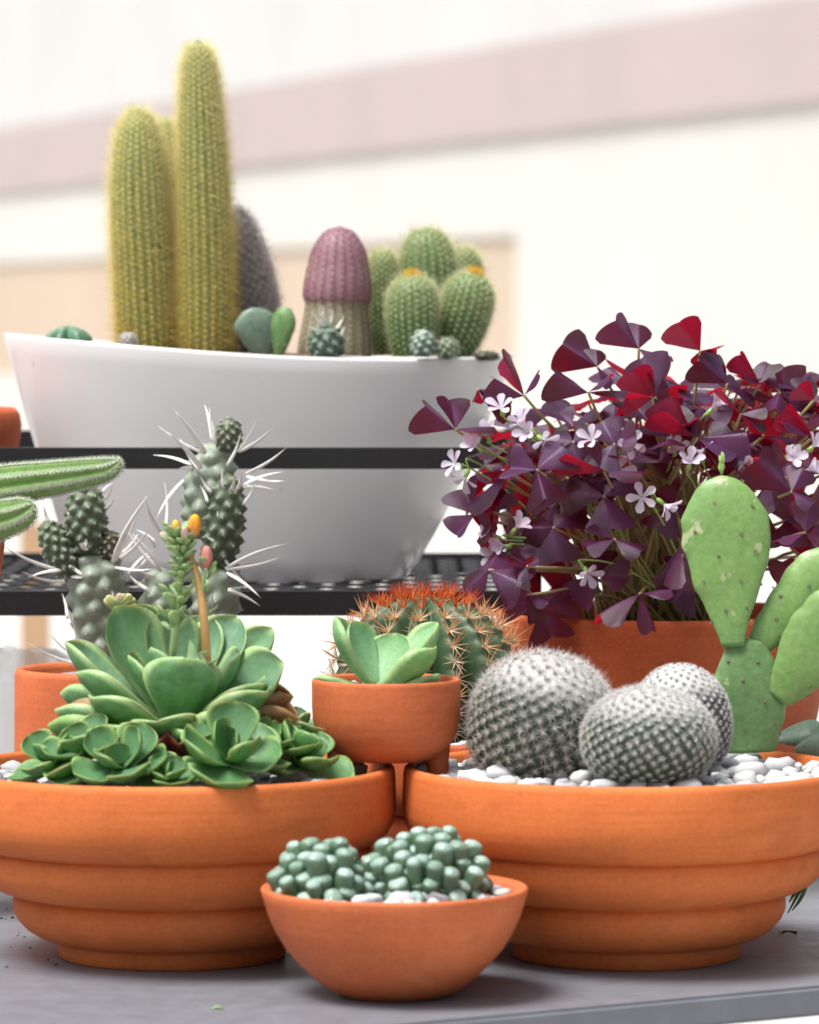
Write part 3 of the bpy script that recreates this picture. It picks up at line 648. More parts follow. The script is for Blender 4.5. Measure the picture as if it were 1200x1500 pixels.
# clump of ball cacti with yellow crowns
proot = thing('yellow_crown_cactus', W(630, 518, 3.13), 'clump of green columnar ball cacti with yellow woolly crowns', 'cactus')
def parodia(path, prof, Y, seed, crown):
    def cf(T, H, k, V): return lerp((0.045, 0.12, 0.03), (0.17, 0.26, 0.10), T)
    def sf(t, h): return np.where((t > 0.955)[:, None], np.array([0.86, 0.66, 0.14]) if crown else np.array([0.80, 0.78, 0.42]), lerp((0.50, 0.55, 0.30), (0.78, 0.78, 0.52), t))
    _, b = simple_cactus('', '', path, prof, Y, seed, ribs=22, step=0.0042, colf=cf, rib_depth=0.08, star=(11, 0.0032, 0.7, 0.00018), central=2, clen=0.0095 if not crown else 0.0060, spinef=sf, root=proot, dots=(0.0010, (0.80, 0.82, 0.60)), pn='column', nring=64)
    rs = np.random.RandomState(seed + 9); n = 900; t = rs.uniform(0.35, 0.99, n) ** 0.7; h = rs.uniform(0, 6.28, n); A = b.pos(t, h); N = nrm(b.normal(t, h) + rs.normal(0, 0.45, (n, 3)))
    V, F = cones(A, N, rs.uniform(0.004, 0.0085, n) * (0.5 + 0.6 * t), 0.00011); part('halo_hairs', V, F, TINT_SPINE, proot, False, const((0.94, 0.93, 0.70), len(V)), 'stuff')  # extra pale hairs added as a stand-in for the rim glow
    if crown:
        rs = np.random.RandomState(seed); n = 200; t = rs.uniform(0.984, 0.9995, n); h = rs.uniform(0, 6.28, n); A = b.pos(t, h); N = nrm(b.normal(t, h) + rs.normal(0, 0.22, (n, 3)) + b.T[-1] * 1.6)
        V, F = cones(A, N, rs.uniform(0.003, 0.0062, n), 0.00045); part('crown_wool', V, F, TINT_SPINE, proot, False, np.repeat(lerp((0.90, 0.56, 0.02), (0.92, 0.78, 0.10), rs.random(n)), 4, 0), 'stuff')
pp = lambda r: [(0, r * 0.72), (0.15, r * 0.88), (0.4, r), (0.7, r * 0.98), (0.86, r * 0.82), (0.95, r * 0.55), (0.985, r * 0.30), (1, 0.0005)]
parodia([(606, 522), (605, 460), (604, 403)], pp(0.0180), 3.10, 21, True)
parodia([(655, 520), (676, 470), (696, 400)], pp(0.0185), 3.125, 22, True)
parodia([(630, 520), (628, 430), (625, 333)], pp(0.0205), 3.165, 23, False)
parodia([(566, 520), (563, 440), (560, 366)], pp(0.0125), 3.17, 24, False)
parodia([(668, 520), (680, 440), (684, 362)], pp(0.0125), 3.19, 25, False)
# little ones along the planter edge
def opuntia_pad(root, mat, base, tip, width, thick, facing, name='pad', prof=None, areoles=8, seed=0, spine=0.003):
    base, tip = np.array(base), np.array(tip); f = nrm(np.array(facing, dtype=float)); ax = nrm(tip - base); f = nrm(f - ax * np.dot(f, ax))
    prof = prof or [(0, 0.30), (0.06, 0.40), (0.25, 0.68), (0.5, 0.94), (0.68, 1.0), (0.82, 0.86), (0.92, 0.60), (0.975, 0.33), (1, 0.01)]
    b = Body([base, tip], [(a, r * width) for a, r in prof], 48, 40, flat=1.0, side=f)
    # side=f makes X across the face; flatten along the facing direction
    b.X = np.tile(np.cross(ax, f), (len(b.P), 1)); b.Y = np.tile(f, (len(b.P), 1)); b.flat = thick / width
    tr = np.linspace(0, 1, 40); tr = 1 - (1 - tr) ** 1.3; tr[-1] = .9995
    V, F, _ = b.mesh(); 
    wob = np.array([noise.noise(Vector(p) * 28 + Vector((seed, 0, 0))) for p in V]) * thick * 0.16; V = V + f * wob[:, None]; xd = np.cross(ax, f); cl = base + np.outer((V - base) @ ax, ax); V = V + xd * (((V - cl) @ xd) * np.array([noise.noise(Vector((t_ * 30, seed * 3.1, 0.4 if sd__ > 0 else 7.3))) * 0.10 for t_, sd__ in zip((V - base) @ ax * 3.2, (V - cl) @ xd)]))[:, None]
    o = part(name, V, F, mat, root)
    rs = random.Random(seed); ts, hs = [], []
    rows = max(2, areoles // 2)
    for i in range(rows):
        t = 0.14 + 0.76 * (i + 0.5) / rows
        for s in ((-0.45, 0.28) if i % 2 else (-0.12, 0.55)):
            ts.append(t + rs.uniform(-.03, .03)); hs.append(math.pi / 2 + (-s) * 1.55 + rs.uniform(-.08, .08))
    for t in np.linspace(0.15, 0.95, rows): ts += [t, t]; hs += [0.0, math.pi]
    ts, hs = np.array(ts), np.array(hs); A = b.pos(ts, hs); N = b.normal(ts, hs)
    V, F = small_dots(A, N, 0.0013 if width > 0.016 else 0.0006); part('areoles', V, F, TINT_SPINE, o, True, const((0.22, 0.24, 0.13), len(V)), 'stuff')
    (V, F), L = stars(A, N, 6, spine, 1.2, 0.00026, seed=seed); part('spines', V, F, TINT_SPINE, o, False, const((0.62, 0.58, 0.42), len(V)), 'stuff')
    return o
so = thing('pad_cactus', W(390, 520, 3.10), 'small two-padded blue-green cactus beside the golden torch', 'cactus')
opuntia_pad(so, OPU_BLUE, W(385, 522, 3.10), W(368, 451, 3.10), 0.0145, 0.0045, (0.1, -1, 0.1), seed=31, areoles=6, spine=0.002)
opuntia_pad(so, OPU_OLD, W(408, 522, 3.098), W(418, 449, 3.098), 0.0092, 0.0042, (-0.3, -1, 0.1), seed=32, areoles=6, spine=0.002)
def tiny(name, label, u, vtop, vbase, wpx, Y, seed, c0, c1, spc, slen, N=60, th=0.0018, cnt=5, group=None, tr_=None, lift=0.8):
    r = px(wpx, Y)
    return simple_cactus(name, label, [(u, vbase), (u, vtop)], [(0, r * 0.75), (0.2, r * 0.95), (0.5, r), (0.75, r * 0.85), (0.92, r * 0.5), (1, 0.0004)], Y, seed, N=N, body_c=(c0, c1), tub_h=th, tub_r=(tr_ or r * 0.36), star=(cnt, slen, lift, 0.00016), spine_c=(spc, spc), dots=(r * 0.045, (0.72, 0.74, 0.70)), nseg=56, nring=44, group=group)
tiny('spiky_cactus', 'small dark knobbly cactus with long papery white spines before the pink-capped cactus', 478, 474, 525, 23, 3.083, 41, (0.05, 0.085, 0.06), (0.16, 0.22, 0.16), (0.80, 0.78, 0.72), 0.0045, N=34, th=0.0030, cnt=3)
tiny('ball_cactus', 'tiny pale blue ball cactus at the foot of the yellow-crowned clump', 620, 482, 523, 15.5, 3.078, 42, (0.12, 0.18, 0.13), (0.42, 0.52, 0.44), (0.74, 0.76, 0.72), 0.0018, N=30, th=0.0020)
tiny('ball_cactus', 'tiny fuzzy olive ball cactus under the leaning yellow-crowned column', 655, 494, 524, 13.5, 3.08, 43, (0.10, 0.15, 0.09), (0.24, 0.32, 0.20), (0.72, 0.72, 0.60), 0.0030, N=36, th=0.0014)
tiny('ball_cactus', 'tiny white woolly cactus at the left foot of the golden torch', 187, 487, 510, 11, 3.085, 44, (0.2, 0.19, 0.17), (0.5, 0.48, 0.45), (0.78, 0.75, 0.72), 0.0022, N=40, th=0.001, cnt=8)
tiny('ball_cactus', 'tiny dark brown cactus stump on the soil past the yellow-crowned clump', 712, 514, 528, 18, 3.10, 45, (0.03, 0.035, 0.02), (0.08, 0.08, 0.05), (0.2, 0.18, 0.12), 0.0015, N=30, th=0.001)
simple_cactus('star_cactus', 'small sharp-ribbed green star cactus near the tip of the white planter', [(100, 504), (100, 477)], [(0, 0.0165), (0.3, 0.0172), (0.7, 0.0125), (0.92, 0.0055), (1, 0.0005)], 3.14, 46, ribs=7, step=0.005, rib_depth=0.45,
              body_c=((0.08, 0.2, 0.12), (0.16, 0.32, 0.2)), star=(7, 0.0022, 0.6, 0.00022), spine_c=((0.75, 0.74, 0.7), (0.8, 0.8, 0.78)), dots=(0.0011, (0.75, 0.74, 0.70)))
# extra papery spines of the spiky little cactus are part of it
spk = [o for o in SC.objects if o.name == 'spiky_cactus'][0]
def ribbon(root, a, b, w, mat=PAPER, bend=0.06, seed=0, name='spine'):
    a, b = np.array(a), np.array(b); d = b - a; L = np.linalg.norm(d); rs = np.random.RandomState(seed)
    s = nrm(np.cross(d, (0.2, 1, 0.1))) * L * bend * rs.choice([-1, 1]) + np.array([0, -1, 0]) * L * rs.uniform(-0.08, 0.08)
    P = np.array([a + d * t + s * math.sin(math.pi * t) for t in np.linspace(0, 1, 7)])
    T, X, Y = frames(P, (rs.uniform(-.5, .5), 1, rs.uniform(-.5, .5))); wt = np.array([0.75, 1, 0.95, 0.8, 0.58, 0.32, 0.03]) * w
    V, F = loft(P, X * wt[:, None], Y * (wt * 0.22)[:, None], 6); return part(name, V, F, mat, root)
for i, (a, b) in enumerate([((470, 478), (456, 456)), ((478, 474), (474, 449)), ((484, 474), (487, 452)), ((492, 482), (504, 462)), ((466, 488), (452, 478)), ((498, 496), (507, 478)), ((474, 478), (468, 452))]):
    ribbon(spk, W(*a, 3.078), W(*b, 3.074), 0.0011, seed=i)

# ------------------------------------------------------------------ white ball cacti in the right bowl
def mammillaria(label, c, ax, h, r, N, seed, body_c, length, cnt, flat=1.0, wool=True, tub_h=0.0024, spine_c=((.74, .74, .69), (.84, .83, .82)), central=1, clen=None, lenf=None, group='white ball cacti in the right bowl'):
    ax = nrm(np.array(ax, dtype=float)); c = np.array(c)
    root = thing('ball_cactus', c, label, 'cactus', group)
    prof = [(0, r * 0.62), (0.1, r * 0.84), (0.25, r * 0.97), (0.42, r), (0.6, r * 0.95), (0.76, r * 0.80), (0.88, r * 0.58), (0.96, r * 0.32), (1, 0.0005)]
    b = Body([c, c + ax * h], prof, 120, 80, flat=flat); t, hh = b.phyllo(N, 0.03, 0.995)
    V, F, col = b.mesh((t, hh), tub_h, 0.62 * math.sqrt(2 * math.pi * r * h / N), lambda T, H, k, V: lerp(lerp(body_c[0], body_c[1], k), (0.72, 0.71, 0.70), np.clip((T - 0.66) / 0.25, 0, 0.62)))
    bo = part('body', V, F, TINT_WAX, root, col=col)
    A = b.pos(t, hh, tub_h); Nn = b.normal(t, hh); rs = np.random.RandomState(seed)
    (V, F), L = stars(A, Nn, cnt, length if lenf is None else length * lenf(t), 0.35 + 0.5 * t, 0.00018, central=central, clen=clen, seed=seed)
    cc = lerp(spine_c[0], spine_c[1], np.tile(t, cnt + central) * 1.25)
    part('spines', V, F, TINT_SPINE, bo, False, np.repeat(cc, 4, 0), 'stuff')
    V, F = small_dots(A, Nn, 0.0010); part('areoles', V, F, TINT_SPINE, bo, True, const((0.68, 0.67, 0.63), len(V)), 'stuff')
    return root, b
dk = ((0.035, 0.060, 0.036), (0.085, 0.125, 0.08))
mammillaria('low round white-spined cactus with dark dotted flanks in the pebbles', W(950, 1140, 2.446), (0, -0.03, 1), 0.0500, 0.0346, 430, 51, dk, 0.0034, 24, lenf=lambda t: 0.72 + 0.75 * t)
mammillaria('tall fine-meshed white cactus behind the low dotted one', W(1000, 1125, 2.515), (-0.05, 0.0, 1), 0.0595, 0.0278, 520, 52, ((0.05, 0.05, 0.055), (0.10, 0.10, 0.10)), 0.0022, 18, tub_h=0.0012, spine_c=((.82, .81, .80), (.90, .89, .90)))
mammillaria('broad shaggy white-spined cactus leaning beside the footed pot', W(783, 1140, 2.502), (0.14, -0.05, 1), 0.0710, 0.0392, 430, 53, ((0.028, 0.045, 0.028), (0.07, 0.09, 0.06)), 0.0052, 20, central=3, clen=0.0070, spine_c=((.70, .66, .58), (.84, .82, .81)), lenf=lambda t: 0.75 + 0.45 * t)

# ------------------------------------------------------------------ orange-spined barrel cactus
bc = np.array(W(626, 1100, 2.712)); broot = thing('barrel_cactus', bc, 'dark green ribbed barrel cactus with cream spines turning orange at the crown', 'cactus')
btop = np.array(W(622, 874, 2.712)); NR = 15
bprof = [(0, 0.030), (0.08, 0.040), (0.22, 0.0490), (0.42, 0.0535), (0.6, 0.0525), (0.76, 0.0460), (0.88, 0.0345), (0.955, 0.0210), (0.99, 0.009), (1, 0.001)]
b = Body([bc, btop], bprof, 210, 90, ribs=NR, rib_depth=0.22, rib_sharp=0.75, phase=-math.pi / 2 + 0.12)
At, Ah = [], []
for k in range(NR):
    off = 0.0 if k % 2 else 0.055
    for t in (0.12, 0.24, 0.36, 0.48, 0.595, 0.70, 0.795, 0.875, 0.94, 0.98): At.append(min(0.985, t + off * (1 - t))); Ah.append(2 * math.pi * k / NR + b.ph)
At, Ah = np.array(At), np.array(Ah)
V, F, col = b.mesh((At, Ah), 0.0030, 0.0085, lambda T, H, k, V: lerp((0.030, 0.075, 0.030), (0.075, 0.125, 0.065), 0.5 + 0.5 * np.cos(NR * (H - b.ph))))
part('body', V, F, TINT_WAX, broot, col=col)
def spine_cluster(seed, n, L, ca, cb, lift):
    rs = np.random.RandomState(seed); P = np.zeros((1, 3)); N = np.array([[0, 0, 1.0]])
    (V, F), _ = stars(P, N, n, L, lift, 0.00056, jl=0.25, ja=0.2, central=2, clen=np.array([L * 1.15]), seed=seed); col = np.tile(np.array([ca, ca, ca, cb]), (len(V) // 4, 1))
    D = np.array([[math.cos(a) * 0.0016, math.sin(a) * 0.0016, -0.0004] for a in np.arange(8) * math.pi / 4] + [[0, 0, 0.0011]]); nb_ = len(V)
    F = F + [(nb_ + j, nb_ + (j + 1) % 8, nb_ + 8) for j in range(8)]
    V = np.concatenate([V, D]); col = np.concatenate([col, const((0.62, 0.54, 0.40), 9)])
    return mesh('spine_cluster', V, F, TINT_SPINE, False, col)
SPC = {'old': [spine_cluster(60 + i, 10, 0.0118, (0.84, 0.74, 0.56), (0.74, 0.50, 0.32), 0.55) for i in range(3)],
       'mid': [spine_cluster(70 + i, 11, 0.0125, (0.86, 0.72, 0.50), (0.80, 0.34, 0.12), 0.8) for i in range(3)],
       'young': [spine_cluster(80 + i, 7, 0.0125, (0.84, 0.34, 0.10), (0.72, 0.07, 0.02), 1.3) for i in range(3)]}
A = b.pos(At, Ah, 0.0030); N = b.normal(At, Ah)
for i in range(len(At)):
    k = 'old' if At[i] < 0.66 else ('mid' if At[i] < 0.915 else 'young')
    z = Vector(N[i]); M = Matrix.Translation(Vector(A[i])) @ z.to_track_quat('Z', 'Y').to_matrix().to_4x4() @ Matrix.Rotation(random.uniform(0, 6.28), 4, 'Z')
    inst('spine_cluster', random.choice(SPC[k]), M, broot)

# ------------------------------------------------------------------ prickly pear in the right bowl
OY = 2.565
op = thing('prickly_pear', W(1095, 1095, OY), 'flat-padded green prickly pear rising from the pebbles before the terracotta pot', 'cactus')
trunk_prof = [(0, 0.66), (0.2, 0.86), (0.42, 1.0), (0.55, 1.0), (0.70, 0.84), (0.85, 0.62), (0.95, 0.44), (1, 0.05)]
opuntia_pad(op, OPU_OLD, W(1097, 1102, OY), W(1092, 934, OY), px(57, OY), 0.0068, (0.05, -1, 0.1), 'pad', trunk_prof, 8, 91, 0.0015)
opuntia_pad(op, OPU, W(1074, 948, OY - 0.003), W(1056, 696, OY + 0.012), px(65, OY), 0.0072, (-0.12, -1, 0.12), 'pad', [(0, 0.25), (0.05, 0.30), (0.2, 0.50), (0.4, 0.80), (0.58, 0.98), (0.7, 1.0), (0.82, 0.87), (0.92, 0.60), (0.975, 0.32), (1, 0.01)], 10, 92, 0.002)
opuntia_pad(op, OPU, W(1104, 950, OY + 0.004), W(1246, 806, OY + 0.012), px(48, OY), 0.0070, (0.15, -1, 0.35), 'pad', None, 8, 93, 0.002)
opuntia_pad(op, OPU, W(1140, 1024, OY - 0.004), W(1258, 868, OY - 0.008), px(58, OY), 0.0070, (0.05, -1, 0.25), 'pad', None, 8, 94, 0.002)
# fresh shoot on top of the tall pad
parts = []
rs = np.random.RandomState(5)
for i in range(26):
    a = rs.uniform(0, 6.28); e = rs.uniform(0.2, 1.0); p = np.array(W(1057, 694 - 20 * (i / 26), OY + 0.012)); d = np.array([math.cos(a) * e * 0.6, math.sin(a) * e * 0.5, 0.9])
    parts.append(tube([p, p + nrm(d) * 0.003, p + nrm(d + (0, 0, 0.6)) * 0.0055], [0.0009, 0.0009, 0.0001], 5))
V, F = join(parts); part('shoot', V, F, FLOWER_GREEN, op)
ly = thing('cactus_pad', W(1170, 1090, 2.60), 'low blue-grey cactus pad lying behind the prickly pear on pebbles', 'cactus')
opuntia_pad(ly, OPU_BLUE, W(1138, 1082, 2.605), W(1212, 1072, 2.60), px(30, 2.6), 0.006, (0.2, -0.55, 1), 'pad', None, 4, 95, 0.001)
opuntia_pad(ly, OPU_BLUE, W(1165, 1100, 2.585), W(1222, 1086, 2.585), px(18, 2.6), 0.008, (0.2, -0.4, 1), 'pad', None, 4, 96, 0.001)

# ------------------------------------------------------------------ rosette succulents
def rosette_leaf_mesh(name, mat, curl=0.16, cup=0.40, thick=0.060, tip=0.05, wid=0.40, seed=0, fat=0.0):
    S = 1 - (1 - np.linspace(0, 1, 17)) ** 1.55; rs = np.random.RandomState(seed)
    ws = np.interp(S, [0, .12, .3, .5, .66, .78, .87, .93, .965, .985, 1.0], [.42, .47, .62, .86, 1.0, .97, .80, .55, .33, .16, .01]) * wid
    ws[1:-4] = (ws[:-5] + 2 * ws[1:-4] + ws[2:-3]) / 4
    tt = np.linspace(-1, 1, 11); V, E, G = [], [], []
    ring = 20
    for i, s in enumerate(S):
        w = ws[i]; th = thick * (0.75 + 0.5 * math.sin(math.pi * min(1, s * 1.02)) ** 0.7) * (1 - s ** 6 * 0.85)
        zc = curl * 1.15 * (s * s - s) + tip * (s ** 8 - s); wav = 0.010 * math.sin(5 * s + seed)
        def z0(t): return zc + cup * w * (abs(t) ** 2.2) * (0.5 + 0.5 * s) + wav * t
        for t in tt: V.append((w * t * (1 - 0.06 * t * t), s, z0(t) + th * 0.10 * (1 - t * t))); E.append(max(abs(t) ** 9, max(0, (s - 0.93) / 0.07))); G.append(1 - abs(t) ** 6)
        for t in tt[-2:0:-1]: V.append((w * t * (1 - 0.06 * t * t), s, z0(t) - th * (1 - t * t) ** 0.55)); E.append(max(abs(t) ** 9 * 0.7, max(0, (s - 0.93) / 0.07))); G.append(0.0)
    E = np.clip(np.array(E), 0, 1)
    return mesh(name, V, ring_faces(len(S), ring, True), mat, True, np.stack([E, np.array(G), E], -1))
def leaf_matrix(base, d, up, L, wscale=1.0, roll=0.0):
    Yv = Vector(d).normalized(); Z = Vector(up); Z = (Z - Yv * Z.dot(Yv)).normalized(); X = Yv.cross(Z)
    Rm = Matrix((X, Yv, Z)).transposed().to_4x4()
    return Matrix.Translation(base) @ Rm @ Matrix.Rotation(roll, 4, 'Y') @ Matrix.Diagonal((L * wscale, L, L, 1))
def lf(name, mat, n=3, **kw): return [rosette_leaf_mesh(name, mat, seed=i, curl=kw.get('curl', .16) + 0.04 * (i - 1), **{k: v for k, v in kw.items() if k != 'curl'}) for i in range(n)]
LG = lf('leaf', ECH); LP = lf('leaf', ECH_PALE, thick=0.10); LD = lf('leaf', ECH_DARK, wid=0.44, cup=0.42, thick=0.10, curl=0.20); LDRY = lf('leaf', ECH_DRY, cup=0.7, thick=0.05); LRED = lf('leaf', ECH_RED, cup=0.8, thick=0.05)
def put_leaf(root, base, az, el, L, W2, pool, k=0, roll=0.0, axis=None):
    a, e = R(az), R(el); d = Vector((math.cos(e) * math.cos(a), math.cos(e) * math.sin(a), math.sin(e))); up = Vector((-math.sin(e) * math.cos(a), -math.sin(e) * math.sin(a), math.cos(e)))
    if axis is not None:
        q = Vector((0, 0, 1)).rotation_difference(Vector(axis).normalized()); d = q @ d; up = q @ up
    inst('leaf', pool[k % len(pool)], leaf_matrix(Vector(base) + d * (0.05 * L), d, up, L, W2 / (0.40 * L), roll), root)
ec = W(266, 1070, 2.492)
er = thing('rosette_succulent', Vector((ec.x, ec.y, 0.098)), 'large open blue-green rosette succulent with flower stalks in stepped bowl', 'succulent')
V, F = tube([(ec.x, ec.y, 0.096), (ec.x, ec.y, 0.115), (ec.x, ec.y, ec.z + 0.012)], [0.007, 0.008, 0.006], 12); part('stem', V, F, ECH_DRY, er)
def px_leaf(root, base, tip, half, pool, k=0, roll=0.0, centre=None, face=0.0):
    """leaf from base to tip, both (u, v, Y); its upper face looks towards the rosette's axis"""
    p, t = W(*base), W(*tip); d = t - p; c = centre if centre is not None else ec
    inw = Vector((c.x - t.x, c.y - t.y, 0)); up = Vector((0, 0, d.length * 0.8)) + inw * 1.1 + Vector((0, -face * d.length, 0))
    inst('leaf', pool[k % len(pool)], leaf_matrix(p, d, up, d.length, half / (0.40 * d.length), roll), root)
EY = 2.492
for i, (bs, tp_, hw_, pl, rl) in enumerate([
        ((250, 1050, .004), (168, 888, .006), .0205, LG, -0.10), ((256, 1045, .010), (197, 884, .034), .0185, LG, 0.0), ((262, 1045, .010), (246, 892, .024), .0190, LG, 0.1), ((272, 1045, .008), (347, 902, .022), .0215, LG, 0.1),
        ((276, 1048, .004), (400, 920, .026), .0165, LG, 0.0), ((262, 1066, -.010), (269, 963, -.046), .0232, LG, 0.0), ((280, 1062, -.002), (415, 970, -.014), .0225, LG, 0.25), ((246, 1056, .0), (95, 940, .004), .0165, LG, 0.1),
        ((262, 1040, .004), (222, 948, -.010), .0130, LG, 0), ((258, 1046, -.002), (188, 960, -.020), .0175, LG, -.1), ((272, 1046, -.002), (352, 955, -.020), .0185, LG, .1), ((266, 1042, .008), (296, 900, .034), .0190, LG, 0), ((276, 1056, -.004), (388, 1000, -.030), .0190, LG, .1), ((252, 1060, -.004), (112, 985, -.018), .0180, LG, .1), ((268, 1040, .004), (306, 950, .004), .0130, LG, 0), ((256, 1066, -.006), (88, 1016, -.004), .0190, LG, 0.2), ((256, 1070, -.010), (134, 1022, -.042), .0210, LG, -0.1),
        ((250, 1078, -.006), (80, 1040, -.022), .0185, LG, 0.1), ((272, 1070, -.008), (392, 1012, -.040), .0210, LG, 0.1), ((278, 1074, 0), (424, 1012, .006), .0180, LG, 0.0), ((270, 1080, -.010), (352, 1048, -.056), .0190, LG, 0.0),
        ((262, 1080, -.012), (232, 1056, -.062), .0200, LG, 0.1), ((256, 1082, -.010), (160, 1066, -.046), .0185, LG, -0.1), ((276, 1080, -.004), (418, 1040, -.020), .0170, LG, 0.0),
        ((270, 1050, .012), (310, 930, .056), .020, LG, 0), ((258, 1050, .012), (210, 935, .060), .020, LG, 0), ((280, 1060, .008), (400, 985, .040), .019, LG, 0), ((246, 1060, .008), (120, 985, .044), .019, LG, 0), ((264, 1060, .014), (262, 985, .074), .020, LG, 0),
        ((250, 1084, -.008), (70, 1062, -.020), .0170, LD, 0.1), ((252, 1088, -.010), (118, 1076, -.040), .0175, LD, 0), ((274, 1086, -.008), (384, 1064, -.044), .0175, LD, 0), ((278, 1086, -.004), (440, 1062, -.012), .0165, LD, 0), ((266, 1088, -.012), (300, 1078, -.062), .0170, LD, 0),
        ((250, 1088, -.008), (86, 1052, -.016), .0160, LDRY, 0.2), ((256, 1092, -.012), (150, 1084, -.040), .0150, LDRY, 0.0), ((262, 1094, -.014), (228, 1092, -.058), .0160, LRED, 0.2), ((268, 1094, -.014), (262, 1090, -.060), .0140, LRED, -0.2),
        ((276, 1086, -.004), (430, 1020, -.010), .0125, LDRY, 0.3), ((278, 1088, -.006), (438, 1052, -.024), .0130, LDRY, 0.1), ((260, 1092, -.012), (190, 1088, -.056), .0150, LDRY, -.2)]):
    px_leaf(er, (bs[0], bs[1], EY + bs[2]), (tp_[0], tp_[1], EY + tp_[2]), hw_ * 1.02, pl, i, rl + random.uniform(-.05, .05), None, {0: 0.9, 1: 0.5, 4: 0.6, 6: 0.75, 7: 0.35, 3: 0.3, 9: 0.5, 10: 0.5}.get(i, 0.0))
def stalk(root, pts, r, mat, Y, name='flower_stalk'):
    V, F = tube([W(u, v, Y + d) for u, v, d in pts], r, 8, 6); return part(name, V, F, mat, root)
STALK_PEACH = mk_simple('peach_stalk', (0.62, 0.36, 0.13), 0.5, 0.15, 60); STALK_GREEN = mk_simple('pale_green_stalk', (0.30, 0.44, 0.18), 0.5, 0.15, 60)
BRACT = mk_echeveria('bract_green', (0.30, 0.48, 0.22), (0.42, 0.56, 0.26), (0.44, 0.58, 0.44)); YEL = mk_simple('yellow_petal', (0.88, 0.50, 0.015), 0.5, 0.15, 200); CORAL = mk_simple('coral_petal', (0.78, 0.22, 0.15), 0.5, 0.3, 200)
LB_ = [rosette_leaf_mesh('bract', BRACT, seed=i, cup=0.5, thick=0.10, wid=0.24) for i in range(2)]
def bracts(root, st, P, n, L, seed, spread=0.9):
    rs = random.Random(seed); P = np.array([tuple(W(*p)) for p in P])
    for i in range(n):
        t = (i + 0.5) / n * (len(P) - 1); k = min(int(t), len(P) - 2); p = P[k] + (P[k + 1] - P[k]) * (t - k)
        a = i * 2.4; d = Vector((math.cos(a) * spread, math.sin(a) * spread, rs.uniform(0.4, 1.0))); l = L * rs.uniform(0.75, 1.2)
        inst('bract', LB_[i % 2], leaf_matrix(Vector(p), d, Vector((-math.cos(a), -math.sin(a), 1)), l, 1.0), st)
def bell(root, p, d, L, c0, c1, name='flower'):
    """five-sided closed bell flower"""
    d = Vector(d).normalized(); P = [np.array(Vector(p) + d * L * t) for t in (0, 0.12, 0.35, 0.6, 0.8, 0.93, 1.0)]; rr = np.array([0.09, 0.20, 0.25, 0.24, 0.19, 0.14, 0.03]) * L
    T, X, Y = frames(np.array(P), (0.3, 1, 0.2)); V, F = loft(P, X * rr[:, None], Y * rr[:, None], 15)
    th = np.tile(np.arange(15), 7); cen = np.repeat(np.array(P), 15, 0); V = cen + (V - cen) * (1 + 0.26 * np.cos(th * 2 * math.pi / 3))[:, None]
    cc = lerp(c0, c1, np.repeat(np.linspace(0, 1, 7), 15)); return part(name, V, F, TINT_FLESH, root, True, cc)
FY = 2.452
st1 = stalk(er, [(258, 1045, .03), (252, 985, .01), (256, 930, 0), (262, 870, 0), (266, 815, 0), (266, 785, 0)], [0.0021, 0.0020, 0.0022, 0.0018, 0.0014], STALK_GREEN, FY)
bracts(er, st1, [(264, 850, FY), (267, 815, FY), (265, 790, FY), (262, 778, FY)], 60, 0.0098, 1, 1.5)
bracts(er, st1, [(252, 930, FY), (258, 890, FY), (262, 865, FY)], 16, 0.0125, 2, 0.9)
bell(st1, W(260, 786, FY - .002), (-0.1, -0.2, 1), 0.0095, (0.72, 0.52, 0.36), (0.92, 0.62, 0.02)); bell(st1, W(283, 786, FY - .004), (0.12, -0.1, 1), 0.0125, (0.84, 0.22, 0.10), (0.95, 0.60, 0.01)); bell(st1, W(271, 790, FY - .006), (0.0, -0.5, 0.9), 0.008, (0.70, 0.62, 0.50), (0.82, 0.58, 0.48))
bell(st1, W(249, 794, FY + .002), (-0.7, 0, 0.7), 0.0075, (0.50, 0.56, 0.34), (0.70, 0.62, 0.44))
st2 = stalk(er, [(306, 1040, .03), (303, 970, .008), (299, 910, 0), (292, 860, 0), (285, 830, 0), (278, 812, .002)], [0.0027, 0.0026, 0.0023, 0.0019, 0.0016], STALK_PEACH, FY)
bracts(er, st2, [(303, 975, FY), (300, 960, FY)], 3, 0.008, 3, 1.0); bracts(er, st2, [(304, 905, FY), (304, 840, FY), (306, 828, FY)], 8, 0.009, 4, 0.8)
tw = stalk(st2, [(295, 872, 0), (299, 850, -.002), (301, 836, -.003)], [0.0013, 0.0012, 0.0012], STALK_GREEN, FY, 'flower_stem')
bell(st2, W(301, 832, FY - .003), (0.05, -0.1, 1), 0.0125, (0.66, 0.20, 0.17), (0.88, 0.42, 0.38), 'flower_bud')
st3 = stalk(er, [(200, 1000, .075), (182, 930, .085), (176, 892, .085)], [0.0018, 0.0016, 0.0014], STALK_GREEN, FY)
for i, (u, v, dx) in enumerate([(150, 884, -1.2), (160, 878, -0.7), (175, 872, 0.0), (190, 874, 0.5), (204, 880, 1.1), (182, 878, .2)]):
    bell(st3, W(176, 890, FY + .085), (dx, -0.2, 0.6), 0.0105 if abs(dx) > .4 else 0.009, (0.34, 0.46, 0.16), (0.66, 0.60, 0.28) if i != 2 else (0.80, 0.52, 0.48), 'flower_bud')
